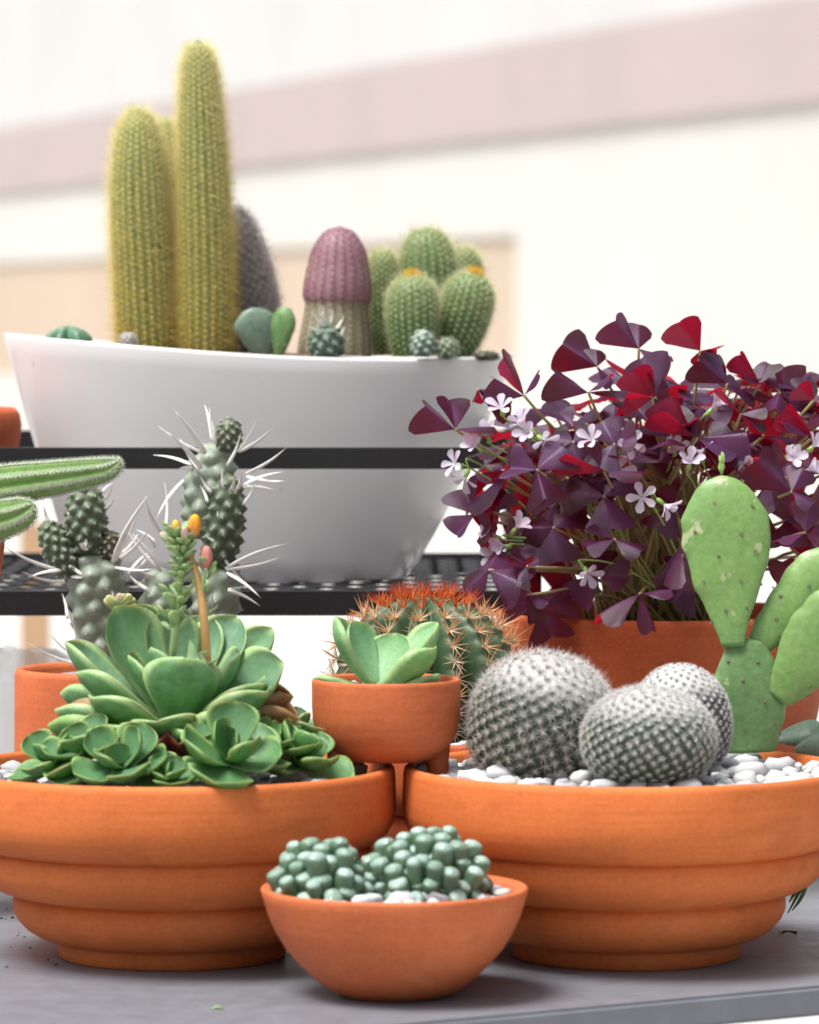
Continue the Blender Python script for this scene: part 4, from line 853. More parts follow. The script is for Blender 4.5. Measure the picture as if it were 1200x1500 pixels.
def rosette(name, label, u, v, Y, L, axis, n, pool, wr=0.42, el0=76, el1=4, group='small rosettes around the big rosette', inner=0.45, seed=0):
    c = W(u, v, Y); root = thing(name, c, label, 'succulent', group); rs = random.Random(seed)
    for i in range(n):
        t = i / (n - 1); el = el0 + (el1 - el0) * t ** 0.9; l = L * (inner + (1 - inner) * t ** 0.7)
        put_leaf(root, c + Vector(axis).normalized() * (0.10 * L * (1 - t)), i * 137.5 + seed * 31 + rs.uniform(-14, 14), el + rs.uniform(-11, 11), l * rs.uniform(0.82, 1.18), l * wr * rs.uniform(0.9, 1.1), pool, i, rs.uniform(-.15, .15), axis)
    return root
rosette('rosette_offset', 'plump cupped green rosette in front of the big rosette, facing forward', 336, 1118, 2.422, 0.0375, (0.10, -0.62, 1), 9, LD, 0.50, seed=1)
rosette('rosette_offset', 'small green rosette at the outer rim beside the straight-sided pot', 84, 1122, 2.456, 0.0290, (-0.45, -0.25, 1), 8, LD, 0.48, seed=2)
rosette('rosette_offset', 'small green rosette below the dried brown leaves', 180, 1128, 2.424, 0.0305, (-0.25, -0.55, 1), 8, LD, 0.50, seed=3)
rosette('rosette_offset', 'bright green rosette squeezed against the footed pot', 436, 1120, 2.458, 0.0300, (0.45, -0.3, 1), 8, LD, 0.48, seed=4)
rosette('rosette_offset', 'little flat green rosette tucked low between two plump ones', 250, 1146, 2.412, 0.0205, (0.1, -0.5, 1), 9, LD, 0.50, seed=5)
rosette('rosette_offset', 'loose green rosette wedged between the dried leaves and the rim pebbles', 128, 1104, 2.445, 0.0260, (-0.35, -0.45, 1), 9, LD, 0.52, seed=7)
rosette('rosette_offset', 'upright green rosette half hidden behind the plump forward-facing one', 392, 1098, 2.452, 0.0270, (0.25, -0.35, 1), 9, LD, 0.52, seed=8)
rosette('rosette_offset', 'pale grey-green rosette behind the bright one near the footed pot', 425, 1085, 2.50, 0.0270, (0.3, 0.1, 1), 10, LG, 0.45, seed=6)
# succulent in the footed pot
c = Vector((PP.x, PP.y - 0.002, pz + 0.0405)); fp = thing('rosette_succulent', c, 'small pale green rosette with few broad leaves in the footed pot', 'succulent')
for i, (az, el, L, w) in enumerate([(172, 58, .046, .0155), (150, 66, .040, .014), (60, 60, .034, .0125), (28, 44, .050, .0105), (-38, 33, .044, .0125), (-20, 12, .036, .0115), (186, 10, .036, .009), (110, 40, .036, .013)]):
    put_leaf(fp, c + Vector((-0.004, 0, 0)), az, el, L, w * 1.25, LP, i)

# ------------------------------------------------------------------ window-leaf clumps in the front bowl
def toe_mesh(seed):
    rs = np.random.RandomState(seed); z = np.array([0, .15, .4, .62, .78, .88, .95, .985, 1.0]); r = np.array([.16, .19, .235, .27, .285, .275, .225, .13, .01]) * 1.10
    P = np.stack([0.03 * np.sin(z * 3 + seed), 0 * z, z], -1); V, F = loft(P, np.stack([r, 0 * r, 0 * r], -1), np.stack([0 * r, r, 0 * r], -1), 16)
    c = np.repeat(lerp((0.035, 0.12, 0.015), (0.062, 0.135, 0.065), (z - 0.35) / 0.4), 16, 0); top = np.repeat(z, 16) > 0.90; c[top] = (0.28, 0.41, 0.35)
    return mesh('leaf', V, F, TOES, True, c)
TOE = [toe_mesh(i) for i in range(3)]
def toes(label, u, rx, rz, Y, n, seed, z0=0.049):
    x = W(u, 1290, Y).x; root = thing('window_plant', (x, Y, z0), label, 'succulent', 'window-leaf clumps'); rs = random.Random(seed)
    cen = Vector((x, Y, z0 + 0.006)); placed = []
    for i in range(n * 30):
        a = rs.uniform(0, 6.28); e = math.asin(rs.uniform(0.02, 0.985)); d = Vector((math.cos(e) * math.cos(a), math.cos(e) * math.sin(a), math.sin(e)))
        k = rs.uniform(0.80, 1.10); tip = cen + Vector((d.x * rx, d.y * rx * 0.95, d.z ** 0.8 * rz)) * k; lim = 0.0088 * rs.uniform(0.88, 1.15)
        if any((tip - q).length < lim for q in placed): continue
        placed.append(tip)
        base = Vector((cen.x + (tip.x - cen.x) * 0.62, cen.y + (tip.y - cen.y) * 0.62, max(z0 - 0.002, tip.z - 0.030))); ax = tip - base; L = max(ax.length, 0.016); base = tip - ax.normalized() * L
        s = 0.0175 * rs.uniform(0.80, 1.15)
        M = Matrix.Translation(base) @ ax.to_track_quat('Z', 'Y').to_matrix().to_4x4() @ Matrix.Diagonal((s, s, L, 1)); inst('leaf', TOE[i % 3], M, root)
        if len(placed) >= n: break
toes('clump of stubby grey-green window-leaf fingers nearer the green rosettes', 474, 0.0275, 0.0305, 2.352, 70, 1)
toes('larger clump of stubby window-leaf fingers nearer the white cacti', 624, 0.0320, 0.0350, 2.362, 90, 2)

# ------------------------------------------------------------------ paper-spined cactus in the straight pot
TY = 2.852
tc = thing('paperspine_cactus', (TP.x, TP.y, th_ - 0.004), 'grey jointed cactus with long papery white spines in straight-sided pot', 'cactus')
def joint(path, prof, seed, N, th, trr, c0, c1, dot=(0.0008, (0.70, 0.68, 0.62)), slen=0.0022, dY=0.0, scount=3):
    simple_cactus('', '', [(*p, dY) for p in path], prof, TY, seed, N=N, body_c=(c0, c1), tub_h=th, tub_r=trr, star=(scount, slen, 1.0, 0.00020), spine_c=((.72, .70, .64), (.78, .76, .70)), root=tc, dots=dot, pn='segment', nseg=72, nring=60)
def jp(r): return [(0, r * 0.55), (0.08, r * 0.75), (0.25, r * 0.96), (0.5, r), (0.75, r * 0.88), (0.9, r * 0.6), (0.97, r * 0.32), (1, 0.0005)]
GREY0, GREY1 = (0.17, 0.215, 0.150), (0.32, 0.375, 0.30); DKG0, DKG1 = (0.04, 0.06, 0.032), (0.19, 0.24, 0.15)
joint([(150, 985), (140, 920), (141, 850), (146, 806)], [(0, 0.010), (0.1, 0.0125), (0.35, 0.0118), (0.6, 0.0152), (0.8, 0.0160), (0.93, 0.0112), (0.98, 0.008), (1, 0.0005)], 101, 40, 0.0046, 0.0080, GREY0, GREY1)
joint([(128, 815), (126, 765), (125, 706)], jp(0.0120), 102, 56, 0.0030, 0.0042, DKG0, DKG1, dY=-0.004)
joint([(112, 845), (88, 808), (66, 762)], jp(0.0090), 103, 58, 0.0025, 0.0034, DKG0, DKG1, dY=-0.006)
joint([(158, 822), (161, 800), (164, 777)], jp(0.0062), 104, 40, 0.0016, 0.0026, (0.04, 0.035, 0.02), (0.13, 0.11, 0.06), dY=-0.006)
joint([(244, 985), (238, 905), (234, 830)], [(0, 0.009), (0.2, 0.0105), (0.6, 0.0118), (0.85, 0.0095), (0.95, 0.0055), (1, 0.0005)], 105, 30, 0.0038, 0.0072, GREY0, GREY1, dY=-0.003)
joint([(292, 985), (310, 905), (318, 860), (318, 802)], [(0, 0.009), (0.2, 0.0105), (0.5, 0.0138), (0.75, 0.0140), (0.92, 0.0085), (1, 0.0005)], 106, 34, 0.0038, 0.0074, GREY0, GREY1)
joint([(318, 830), (328, 770), (333, 692)], jp(0.0118), 107, 58, 0.0030, 0.0042, DKG0, DKG1, dY=-0.007)
joint([(300, 790), (306, 720), (318, 648)], jp(0.0142), 108, 36, 0.0044, 0.0080, GREY0, GREY1, dY=0.004)
joint([(330, 662), (335, 640), (337, 611)], jp(0.0078), 109, 46, 0.0015, 0.0028, (0.06, 0.075, 0.045), (0.17, 0.20, 0.13), dY=-0.002)
z3 = lambda x, y: (x / 2.727, 560 + y / 2.727)
SPN = [((820, 285), (697, 112)), ((805, 345), (668, 195)), ((800, 350), (720, 225)), ((855, 240), (818, 90)), ((862, 245), (838, 98)), ((765, 330), (610, 290)), ((820, 285), (630, 172)), ((768, 342), (716, 346)), ((950, 278), (1027, 145)), ((955, 278), (1095, 176)),
       ((905, 335), (962, 200)), ((982, 366), (1145, 260)), ((985, 376), (1140, 394)), ((975, 410), (1135, 357)), ((975, 418), (1106, 433)), ((968, 490), (1015, 408)), ((735, 392), (625, 545)), ((662, 590), (657, 398)), ((642, 602), (580, 450)), ((845, 440), (800, 375)),
       ((895, 425), (890, 345)), ((920, 435), (936, 358)), ((945, 435), (965, 350)), ((830, 480), (798, 410)), ((880, 690), (868, 515)), ((900, 745), (1157, 643)), ((905, 748), (1138, 692)), ((900, 710), (985, 805)), ((910, 830), (1042, 896)), ((905, 760), (1045, 864)), ((912, 828), (990, 808)), ((870, 640), (820, 612)),
       ((640, 752), (500, 575)), ((605, 690), (512, 766)), ((622, 642), (545, 588)), ((645, 757), (528, 604)), ((622, 778), (560, 752)), ((592, 828), (515, 768)), ((850, 905), (862, 815)), ((622, 660), (575, 600)),
       ((452, 715), (592, 450)), ((450, 720), (562, 498)), ((462, 712), (520, 580)), ((512, 765), (612, 668)), ((460, 738), (615, 745)), ((345, 672), (328, 530)), ((335, 665), (268, 515)), ((410, 440), (455, 400)), ((420, 505), (455, 460)), ((415, 470), (450, 410)), ((335, 775), (213, 706)), ((330, 778), (250, 765)),
       ((262, 800), (88, 756)), ((240, 752), (0, 645)), ((245, 752), (112, 780)), ((452, 855), (438, 788)), ((270, 945), (248, 842)), ((285, 950), (268, 900)), ((195, 560), (175, 490)), ((470, 700), (555, 600)), ((480, 705), (600, 580))]
for i, (a, b) in enumerate(SPN):
    big = i in (0, 1, 2, 3, 24, 40, 41, 45, 46)
    ribbon(tc, W(*z3(*a), TY - 0.016), W(*z3(*b), TY - 0.016 - random.uniform(-0.012, 0.022)), 0.0020 if big else 0.0012, bend=0.03 if big else 0.05, seed=200 + i)
for i, (a, b) in enumerate([((140, 985), (105, 895)), ((142, 978), (70, 925)), ((150, 978), (92, 952)), ((135, 975), (42, 942))]): ribbon(tc, W(*a, TY - 0.022), W(*b, TY - 0.03), 0.0011, bend=0.08, seed=300 + i)

# ------------------------------------------------------------------ fuzzy trailing cactus at the left
fz = thing('trailing_cactus', (XP.x, XP.y, xh - 0.02), 'fuzzy pale green stems arching out of the slender terracotta pot', 'cactus')
FZY = 2.70
for sd_, path, prof in ((1, [(-165, 830), (-135, 742), (-70, 728), (0, 712), (70, 702), (130, 693), (160, 686), (178, 674)], [(0, 0.012), (0.3, 0.0125), (0.55, 0.0125), (0.75, 0.0105), (0.88, 0.0085), (0.95, 0.0065), (0.985, 0.0035), (1, 0.0004)]),
                       (2, [(-130, 850), (-100, 800), (-55, 775), (0, 762), (30, 752), (52, 738)], [(0, 0.010), (0.3, 0.013), (0.6, 0.0135), (0.85, 0.0105), (0.95, 0.007), (1, 0.0004)])):
    P = [np.array(W(u, v, FZY - 0.02 * (sd_ - 1))) for u, v in path]
    b = Body(P, prof, 72, 90, ribs=8, rib_depth=0.24, phase=0.35, side=(0, 1, 0.02))
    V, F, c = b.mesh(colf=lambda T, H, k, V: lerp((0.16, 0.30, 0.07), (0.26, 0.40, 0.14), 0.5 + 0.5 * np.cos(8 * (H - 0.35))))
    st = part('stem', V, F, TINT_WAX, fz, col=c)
    t, h = rib_areoles(b, 0.0026 / b.len, 0.02, 0.995); A = b.pos(t, h); N = b.normal(t, h)
    (V, F), L = stars(A, N, 12, 0.0034, 0.7, 0.00024, seed=sd_); part('spines', V, F, TINT_SPINE, st, False, const((0.82, 0.84, 0.76), len(V)), 'stuff')

# ------------------------------------------------------------------ purple shamrock plant
def leaflet_mesh(seed, fold, droop, hw=0.80):
    S = np.linspace(0, 1, 9); U = np.linspace(-1, 1, 17); V, E = [], []; alpha = R(42) * hw / 0.8
    for s in S:
        for u in U:
            au = abs(u); rho = np.interp(au, [0, .12, .35, .6, .78, .9, .96, 1.0], [.885, .915, .965, 1.01, 1.035, 1.03, .985, .88]); ph = u * alpha
            x = rho * s * math.sin(ph); y = rho * s * math.cos(ph) * 0.98
            z = -fold * abs(x) * (1 - 0.3 * abs(x)) - droop * s * s * 0.5 + 0.025 * math.sin(7 * x + 3 * s + seed * 2.1) * s
            V.append((x, y, z)); E.append(max(0.0, 0.75 - 1.3 * abs(x) / 0.62 - 0.9 * abs(s - 0.42)))
    n = len(U); F = [(i * n + j, i * n + j + 1, (i + 1) * n + j + 1, (i + 1) * n + j) for i in range(len(S) - 1) for j in range(n - 1)]
    E = np.clip(np.array(E), 0, 1); return mesh('leaflet', V, F, OXA, True, np.stack([E, E, E], -1))
LFT = [leaflet_mesh(i, f, d) for i, (f, d) in enumerate([(0.2, 0.1), (0.5, 0.15), (0.8, 0.1), (-0.4, 0.12), (-0.7, 0.1), (0.45, 0.4), (0.15, 0.25), (1.1, 0.1)])]
ox = thing('purple_shamrock', (OP.x, OP.y, oh - 0.008), 'bushy purple-leaved shamrock plant with pale lilac flowers in terracotta pot', 'plant')
OXS = random.Random(44)
def ox_base():
    a = OXS.uniform(0, 6.28); d = 0.055 * math.sqrt(OXS.random()); return Vector((OP.x + d * math.cos(a), OP.y + d * math.sin(a), oh - 0.010))
def ox_stalk(p, r=0.0011, toward=None):
    b = ox_base() if toward is None else toward; b = Vector((b.x * 0.7 + (OP.x + (p.x - OP.x) * 0.45) * 0.3, b.y * 0.7 + (OP.y + (p.y - OP.y) * 0.45) * 0.3, b.z)); m = b.lerp(p, 0.55) + Vector(((p.x - OP.x) * -0.12, (p.y - OP.y) * -0.12, 0.012))
    V, F = tube([b, m, p], [r * 1.25, r, r * 0.8], 6, 5); return V, F
def ox_leaf(p, normal, L, az0, lift, pool=None):
    V, F = ox_stalk(p); st = part('leaf', V, F, OX_STALK, ox)
    n = Vector(normal).normalized(); q = Vector((0, 0, 1)).rotation_difference(n)
    for k in range(3):
        a = az0 + k * 2.0944 + OXS.uniform(-.15, .15); e = lift + OXS.uniform(-.22, .22)
        d = q @ Vector((math.cos(e) * math.cos(a), math.cos(e) * math.sin(a), math.sin(e))); up = q @ Vector((-math.sin(e) * math.cos(a), -math.sin(e) * math.sin(a), math.cos(e)))
        inst('leaflet', LFT[OXS.randrange(len(LFT))] if pool is None else LFT[OXS.choice(pool)], leaf_matrix(p, d, up, L * OXS.uniform(0.88, 1.1)), st)
def ox_leaf_px(base, Y, tips, L=None):
    """leaf whose leaflets point to given photo directions: (u, v, dy, roll, mesh)"""
    p = W(*base, Y); V, F = ox_stalk(p); st = part('leaf', V, F, OX_STALK, ox)
    for (u, v, dy, roll, k) in tips:
        t = W(u, v, Y + dy); d = (t - p); inst('leaflet', LFT[k], leaf_matrix(p, d, Vector((0, -0.25, 1)), d.length * 0.98, 0.84, roll), st)
OYC = 2.80
# leaves whose outline reads clearly in the photograph
ox_leaf_px((936, 511), 2.80, [(897, 462, -.004, -0.9, 2), (940, 467, .010, 0.5, 1), (992, 522, -.004, 0.2, 2)])
ox_leaf_px((1026, 514), 2.80, [(990, 462, -.006, 1.35, 1), (1052, 508, .012, -0.9, 1), (1030, 545, .012, 0.2, 3)])
ox_leaf_px((1066, 562), 2.79, [(1022, 520, -.002, -1.0, 2), (1052, 508, .010, 0.5, 1), (1110, 575, .01, 0.2, 1)])
ox_leaf_px((1113, 562), 2.80, [(1085, 510, .004, 1.2, 1), (1080, 545, -.010, 0.0, 0), (1122, 530, .012, -0.9, 2)])
ox_leaf_px((1193, 586), 2.79, [(1165, 560, -.004, 1.3, 1), (1184, 545, .012, 0.4, 1), (1230, 560, 0, 0.3, 1)])
ox_leaf_px((1152, 588), 2.83, [(1140, 532, .004, -1.1, 2), (1175, 585, .01, 0.2, 1), (1182, 545, .012, 0.6, 2)])
ox_leaf_px((667, 629), 2.775, [(616, 588, -.006, -0.7, 2), (658, 577, .010, 0.35, 3), (732, 617, -.002, -0.35, 1)])
ox_leaf_px((768, 580), 2.78, [(752, 507, .010, 1.3, 1), (788, 540, -.006, 0.2, 0), (718, 548, -.004, -0.5, 2)])
ox_leaf_px((875, 537), 2.81, [(815, 497, .004, -1.1, 7), (876, 506, .008, 0.4, 1), (905, 560, 0, 0.2, 1)])
ox_leaf_px((862, 575), 2.775, [(805, 540, -.002, -0.6, 2), (895, 545, -.008, 0.1, 0), (922, 565, .004, -.3, 1)])
ox_leaf_px((960, 582), 2.775, [(925, 532, -.004, 1.3, 1), (932, 515, .008, -1.0, 1), (985, 560, .012, 1.2, 1)])
ox_leaf_px((957, 583), 2.77, [(908, 580, -.004, 1.0, 1), (958, 540, -.002, 1.4, 0), (1000, 600, .004, 0.4, 2)])
ox_leaf_px((1018, 640), 2.765, [(965, 590, -.008, 0.6, 1), (985, 570, .002, 1.3, 2), (1090, 665, -.004, -0.4, 2)])
ox_leaf_px((1085, 607), 2.775, [(1055, 565, -.006, 0.2, 0), (1125, 590, -.004, 0.1, 1), (1128, 620, .002, -0.4, 2)])
ox_leaf_px((1022, 642), 2.76, [(1105, 630, -.002, 0.5, 2), (1090, 660, -.006, -0.3, 1), (1020, 600, .008, 0.5, 2)])
ox_leaf_px((1192, 640), 2.77, [(1140, 610, -.006, 0.1, 0), (1150, 590, .006, 1.2, 1), (1240, 625, 0, 0.2, 1)])
ox_leaf_px((700, 570), 2.79, [(745, 570, -.004, -0.4, 1), (690, 590, .004, 0.3, 2), (760, 590, .004, .5, 1)])
ox_leaf_px((885, 690), 2.745, [(820, 655, -.004, 0.7, 1), (950, 690, -.012, 0.0, 0), (880, 640, .004, 0.8, 1)])
ox_leaf_px((937, 870), 2.735, [(866, 888, -.010, 0.2, 5), (990, 858, -.004, 0.0, 6), (965, 930, -.004, -0.3, 6), ])
ox_leaf_px((900, 790), 2.74, [(852, 800, -.006, -0.2, 0), (946, 808, -.010, 0.2, 0), (870, 760, .006, 0.2, 1)])
ox_leaf_px((772, 872), 2.75, [(806, 880, -.006, 0.2, 6), (770, 918, -.004, 0.9, 7), (760, 830, -.004, 0.1, 0)])
ox_leaf_px((772, 830), 2.745, [(752, 860, -.010, -0.2, 0), (745, 805, .002, 0.5, 1), (790, 815, -.004, 0.4, 0)])
ox_leaf_px((745, 690), 2.78, [(672, 746, -.004, 0.7, 2), (715, 700, .002, 1.2, 1), (770, 660, .004, 1.2, 1)])
ox_leaf_px((722, 750), 2.775, [(692, 800, -.004, 1.0, 2), (745, 715, .002, 0.6, 1), (705, 780, .004, 0.2, 2)])
ox_leaf_px((1000, 800), 2.75, [(960, 860, -.008, 0.2, 6), (1010, 870, -.006, -0.4, 5), (1040, 790, 0, 0.2, 0)])
ox_leaf_px((1160, 720), 2.735, [(1105, 665, -.004, -1.0, 2), (1195, 740, -.006, 0.2, 0), (1180, 680, .006, 0.6, 1)])
ox_leaf_px((1180, 780), 2.74, [(1130, 790, -.006, 0.2, 0), (1230, 800, -.006, 0.2, 0), (1190, 730, .006, 0.6, 1)])
# the rest of the crown
CY = 2.868
def ox_free(p, normal, lo=0.031, hi=0.040, l0=-0.2, l1=0.4): ox_leaf(p, normal, OXS.uniform(lo, hi), OXS.uniform(0, 6.28), OXS.uniform(l0, l1))
for i in range(84):                                        # flat upper canopy, seen nearly edge-on
    a = i * 2.39996; d = math.sqrt((i + 0.5) / 84); x, y = math.cos(a) * d, math.sin(a) * d
    z = 0.308 - 0.026 * d ** 2 + OXS.uniform(-0.024, 0.020) + 0.014 * x
    ox_free(Vector((OP.x + 0.006 + x * 0.122, CY + y * 0.108, z)), (x * 0.3 + OXS.uniform(-.28, .28), y * 0.3 - 0.10 + OXS.uniform(-.28, .28), 1), 0.019, 0.027, -0.15, 0.6)
for i, (u, v) in enumerate([(842, 700), (806, 772), (985, 735), (722, 828), (1150, 762), (1185, 832), (1132, 694), (1215, 690), (1240, 800), (1262, 730), (900, 645), (845, 642), (790, 690), (880, 735), (820, 735), (880, 840), (745, 800), (1120, 740), (1195, 770), (800, 880), (1010, 840), (700, 760)]):
    Yl = 2.752 + OXS.uniform(-0.01, 0.035); p = W(u + OXS.uniform(-8, 8), v + OXS.uniform(-8, 8), Yl)
    ox_free(p, ((p.x - OP.x) * 5 + OXS.uniform(-.3, .3), -0.85 + OXS.uniform(-.3, .3), 0.65), 0.020, 0.027, -0.4, 0.25)
for i in range(12):                                        # the far side
    a = OXS.uniform(0.1, 3.0); p = Vector((OP.x + math.cos(a) * 0.125, CY + math.sin(a) * 0.10, OXS.uniform(0.19, 0.28))); ox_free(p, (math.cos(a), math.sin(a), 0.7))
for i in range(18):                                        # bare stalks standing between the leaves
    a = OXS.uniform(0, 6.28); d = OXS.uniform(0.3, 1); V, F = ox_stalk(Vector((OP.x + math.cos(a) * d * 0.105, CY + math.sin(a) * d * 0.09, OXS.uniform(0.26, 0.30)))); part('leaf_stalk', V, F, OX_STALK, ox)
# flowers
def petal_mesh():
    S = np.linspace(0, 1, 7); U = np.linspace(-1, 1, 5); V = []
    for s in S:
        w = np.interp(s, [0, .2, .5, .75, .92, 1], [.06, .09, .17, .26, .24, .12])
        for u in U: V.append((u * w, s, 0.16 * s * (1 - s) + 0.10 * u * u * w * 3 - 0.12 * s ** 3))
    n = 5; return mesh('petal', V, [(i * n + j, i * n + j + 1, (i + 1) * n + j + 1, (i + 1) * n + j) for i in range(6) for j in range(n - 1)], PETAL)
PET = petal_mesh()
def flower(u, v, Y, axis, L=0.0110, openness=0.55, frm=None):
    p = W(u, v, Y); ax = Vector(axis).normalized(); s = ox_base(); cal = p - ax * 0.006
    m = Vector(frm) if frm is not None else cal.lerp(s, 0.35) + Vector((0, 0, 0.012))
    V1, F1 = tube([s, m, cal - ax * 0.004 + Vector((0, 0, .002)), cal], [0.0009, 0.0007, 0.0006, 0.0007], 5, 4); V2, F2 = tube([cal, cal + ax * 0.002, cal + ax * 0.0065], [0.0007, 0.0017, 0.0012], 8)
    V, F = join([(V1, F1), (V2, F2)]); o = part('flower', V, F, FLOWER_GREEN, ox); q = Vector((0, 0, 1)).rotation_difference(ax); a0 = OXS.uniform(0, 6); op_ = OXS.uniform(0.45, 1.2)
    for k in range(5):
        a = a0 + k * 2 * math.pi / 5; e = op_ + OXS.uniform(-.15, .15)
        d = q @ Vector((math.cos(e) * math.cos(a), math.cos(e) * math.sin(a), math.sin(e))); up = q @ Vector((-math.sin(e) * math.cos(a), -math.sin(e) * math.sin(a), math.cos(e)))
        inst('petal', PET, leaf_matrix(p, d, up, L * OXS.uniform(.9, 1.1)), o)
for (u, v, dY, ax) in [(735, 600, 0, (-.3, -.8, .3)), (775, 635, -.005, (-.2, -.9, .1)), (795, 645, -.01, (.2, -.9, -.2)), (765, 622, 0, (-.5, -.5, .5)), (715, 640, .01, (-.6, -.5, .3)),
                       (668, 680, .005, (-.9, -.4, .3)), (682, 698, .005, (-.5, -.5, -.6)), (700, 655, .005, (-.7, -.4, .5)), (940, 728, -.035, (0, -1, .15)), (972, 738, -.03, (.5, -.7, -.3)), (920, 650, -.02, (.1, -.9, .3)), (868, 645, -.02, (-.2, -.8, .4)), 
                       (725, 785, 0, (-.5, -.7, .3)), (740, 800, -.005, (-.2, -.9, .1)), (728, 815, 0, (-.6, -.6, -.2)), (755, 775, 0, (.2, -.8, .4)), (860, 838, -.02, (-.3, -.8, -.5)), (905, 690, -.02, (.3, -.9, .2)), (1010, 680, -.02, (-.2, -.8, .4)), (1028, 668, -.01, (.2, -.6, .7)),
                       (1160, 668, -.02, (-.3, -.8, .4)), (1180, 690, -.02, (.3, -.8, .2)), (1100, 690, -.015, (0, -.9, .3)), (1042, 600, .01, (.1, -.6, .8)), (1190, 655, -.01, (.3, -.6, .7)), (990, 660, 0, (0, -.8, .5))]:
    flower(u, v, 2.772 + dY, (ax[0] + OXS.uniform(-.5, .5), ax[1] + OXS.uniform(-.1, .5), ax[2] + OXS.uniform(-.3, .5)))
# red leaf deep in the crown, its backlit glow put into the colour
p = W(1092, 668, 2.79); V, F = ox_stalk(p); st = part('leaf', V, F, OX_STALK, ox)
src = LFT[1].copy(); src.materials.clear(); src.materials.append(RED_BACKLIT)
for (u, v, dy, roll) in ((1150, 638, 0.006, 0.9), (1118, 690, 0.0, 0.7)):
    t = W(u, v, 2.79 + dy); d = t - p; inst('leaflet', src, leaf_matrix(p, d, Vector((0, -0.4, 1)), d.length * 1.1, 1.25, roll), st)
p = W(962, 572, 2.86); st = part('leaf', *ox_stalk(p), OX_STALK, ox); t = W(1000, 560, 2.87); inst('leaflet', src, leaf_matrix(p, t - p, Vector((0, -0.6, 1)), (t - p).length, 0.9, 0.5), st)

# ------------------------------------------------------------------ small things on and behind the table
CR = mk_simple('soil_crumb', (0.03, 0.025, 0.02), 0.9, 0.4, 300)
def on_table(u, v):
    lo, hi = 2.0, 4.0
    for _ in range(50):
        m = (lo + hi) / 2
        if W(u, v, m).z > 0: lo = m
        else: hi = m
    return W(u, v, lo)
for i, (u, v, r) in enumerate([(10, 1331, .0006), (18, 1345, .0011), (8, 1347, .0006), (2, 1346, .0009), (36, 1373, .0008), (26, 1371, .0006), (44, 1389, .0008), (71, 1406, .0009), (82, 1414, .0011), (10, 1417, .0009), (16, 1388, .0005), (21, 1375, .0005), (28, 1367, .0005)]):
    p = on_table(u, v); o = bpy.data.objects.new('soil_crumb', PEB[i % 7].copy()); o.data.materials.clear(); o.data.materials.append(CR); COL.objects.link(o); o.location = p + Vector((0, 0, r * 0.4)); o.scale = (r, r, r)
    tag(o, 'dark soil crumb scattered on the grey table beside the rosette bowl', 'crumb', 'soil crumbs on the table')
p = on_table(1155, 1369); tw_ = thing('dried_flower', p, 'tiny dried brown flower bit lying on the table by the bowl', 'debris')
V, F = tube([p + Vector((-0.004, 0, .0012)), p + Vector((0, 0.001, .0018)), p + Vector((.005, 0, .0010))], [.0009, .0004, .0010], 6, 4); part('stem', V, F, CR, tw_)
V, F = tube([p + Vector((-0.0055, 0, .0010)), p + Vector((-0.0035, 0, .0022))], [.0012, .0004], 6); part('petal', V, F, YEL, tw_)
p = on_table(318, 1479); V, F = tube([p + Vector((-0.003, 0, .0006)), p + Vector((0, 0.0005, .0012)), p + Vector((.0032, 0, .0006))], [.0004, .0009, .0004], 6, 4)
solo('plant_fleck', V, F, BRACT, p, 'pale yellow-green leaf fleck lying near the table front', 'debris', col=const((0.6, 0.6, 0.6), len(V)))
gl = thing('grass_tuft', Vector((0.222, 2.60, 0.0)), 'few narrow striped green blades hanging behind the right stepped bowl', 'plant')
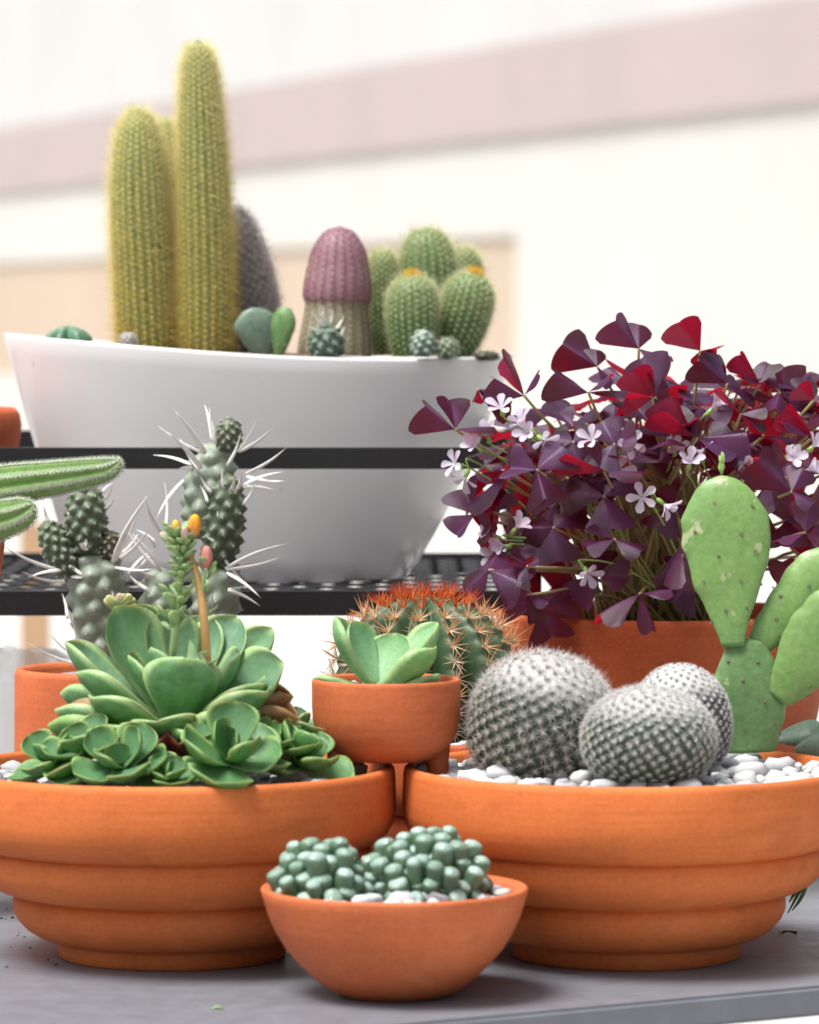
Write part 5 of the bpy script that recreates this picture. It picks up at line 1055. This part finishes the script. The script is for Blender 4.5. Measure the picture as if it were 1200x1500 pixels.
for i, (a, b, c_) in enumerate([((1176, 1296), (1168, 1312), (1154, 1338)), ((1170, 1296), (1163, 1310), (1156, 1322)), ((1182, 1294), (1172, 1318), (1160, 1334))]):
    P = [np.array(W(*q, 2.60 - 0.004 * i)) for q in (a, b, c_)]; P[-1][2] = max(P[-1][2], 0.001); V, F = tube([P[0] + (0.004, 0.01, 0.02), *P], [0.0009, 0.0012, 0.0011, 0.0003], 6, 5); part('blade', V, F, OPU_OLD, gl)
# pale crumpled wrapping behind the straight pot, orange post far behind
WRAP = NB('clear_wrap'); WRAP.base((0.88, 0.88, 0.88)); WRAP.set(Roughness=0.25, Specular_IOR_Level=0.6); tr_ = WRAP.n('ShaderNodeBsdfTransparent'); mx_ = WRAP.n('ShaderNodeMixShader'); mx_.inputs[0].default_value = 0.62; WRAP.l(WRAP.b.outputs[0], mx_.inputs[1]); WRAP.l(tr_.outputs[0], mx_.inputs[2]); WRAP.l(mx_.outputs[0], WRAP.out.inputs['Surface']); WRAP = WRAP.m
wc = Vector((W(40, 1000, 3.16).x, 3.16, 0.0)); n, rows = 72, []
for j, t in enumerate(np.linspace(0, 1, 26)):
    th = np.arange(n) * 2 * math.pi / n; r = 0.052 * (1 - 0.15 * t) * (1 - 0.55 * max(0, t - 0.88) / 0.12)
    f = np.array([noise.noise((math.cos(a) * 2.6, math.sin(a) * 2.6, t * 1.6)) * 0.35 + noise.noise((math.cos(a) * 7, math.sin(a) * 7, t * 2.5)) * 0.16 for a in th]); rr = r * (1 + f * (0.4 + 0.6 * t))
    rows.append(np.stack([wc.x + rr * np.cos(th), wc.y + rr * np.sin(th), np.full(n, 0.002 + 0.125 * t) + f * 0.010 * t], -1))
solo('crumpled_wrap', np.concatenate(rows), ring_faces(26, n, True), WRAP, wc, 'pale crumpled wrapping standing behind the straight-sided terracotta pot', 'wrapping')
ORP = mk_wall('orange_paint', (0.56, 0.36, 0.22)); pc = W(52, 900, 6.5); V, F = box(pc.x - .02, pc.x + .02, 6.48, 6.52, FZ, W(52, 766, 6.5).z)
po = solo('post', V, F, ORP, (pc.x, 6.5, FZ), 'slim orange post standing blurred beyond the shelf', 'post', smooth=False)
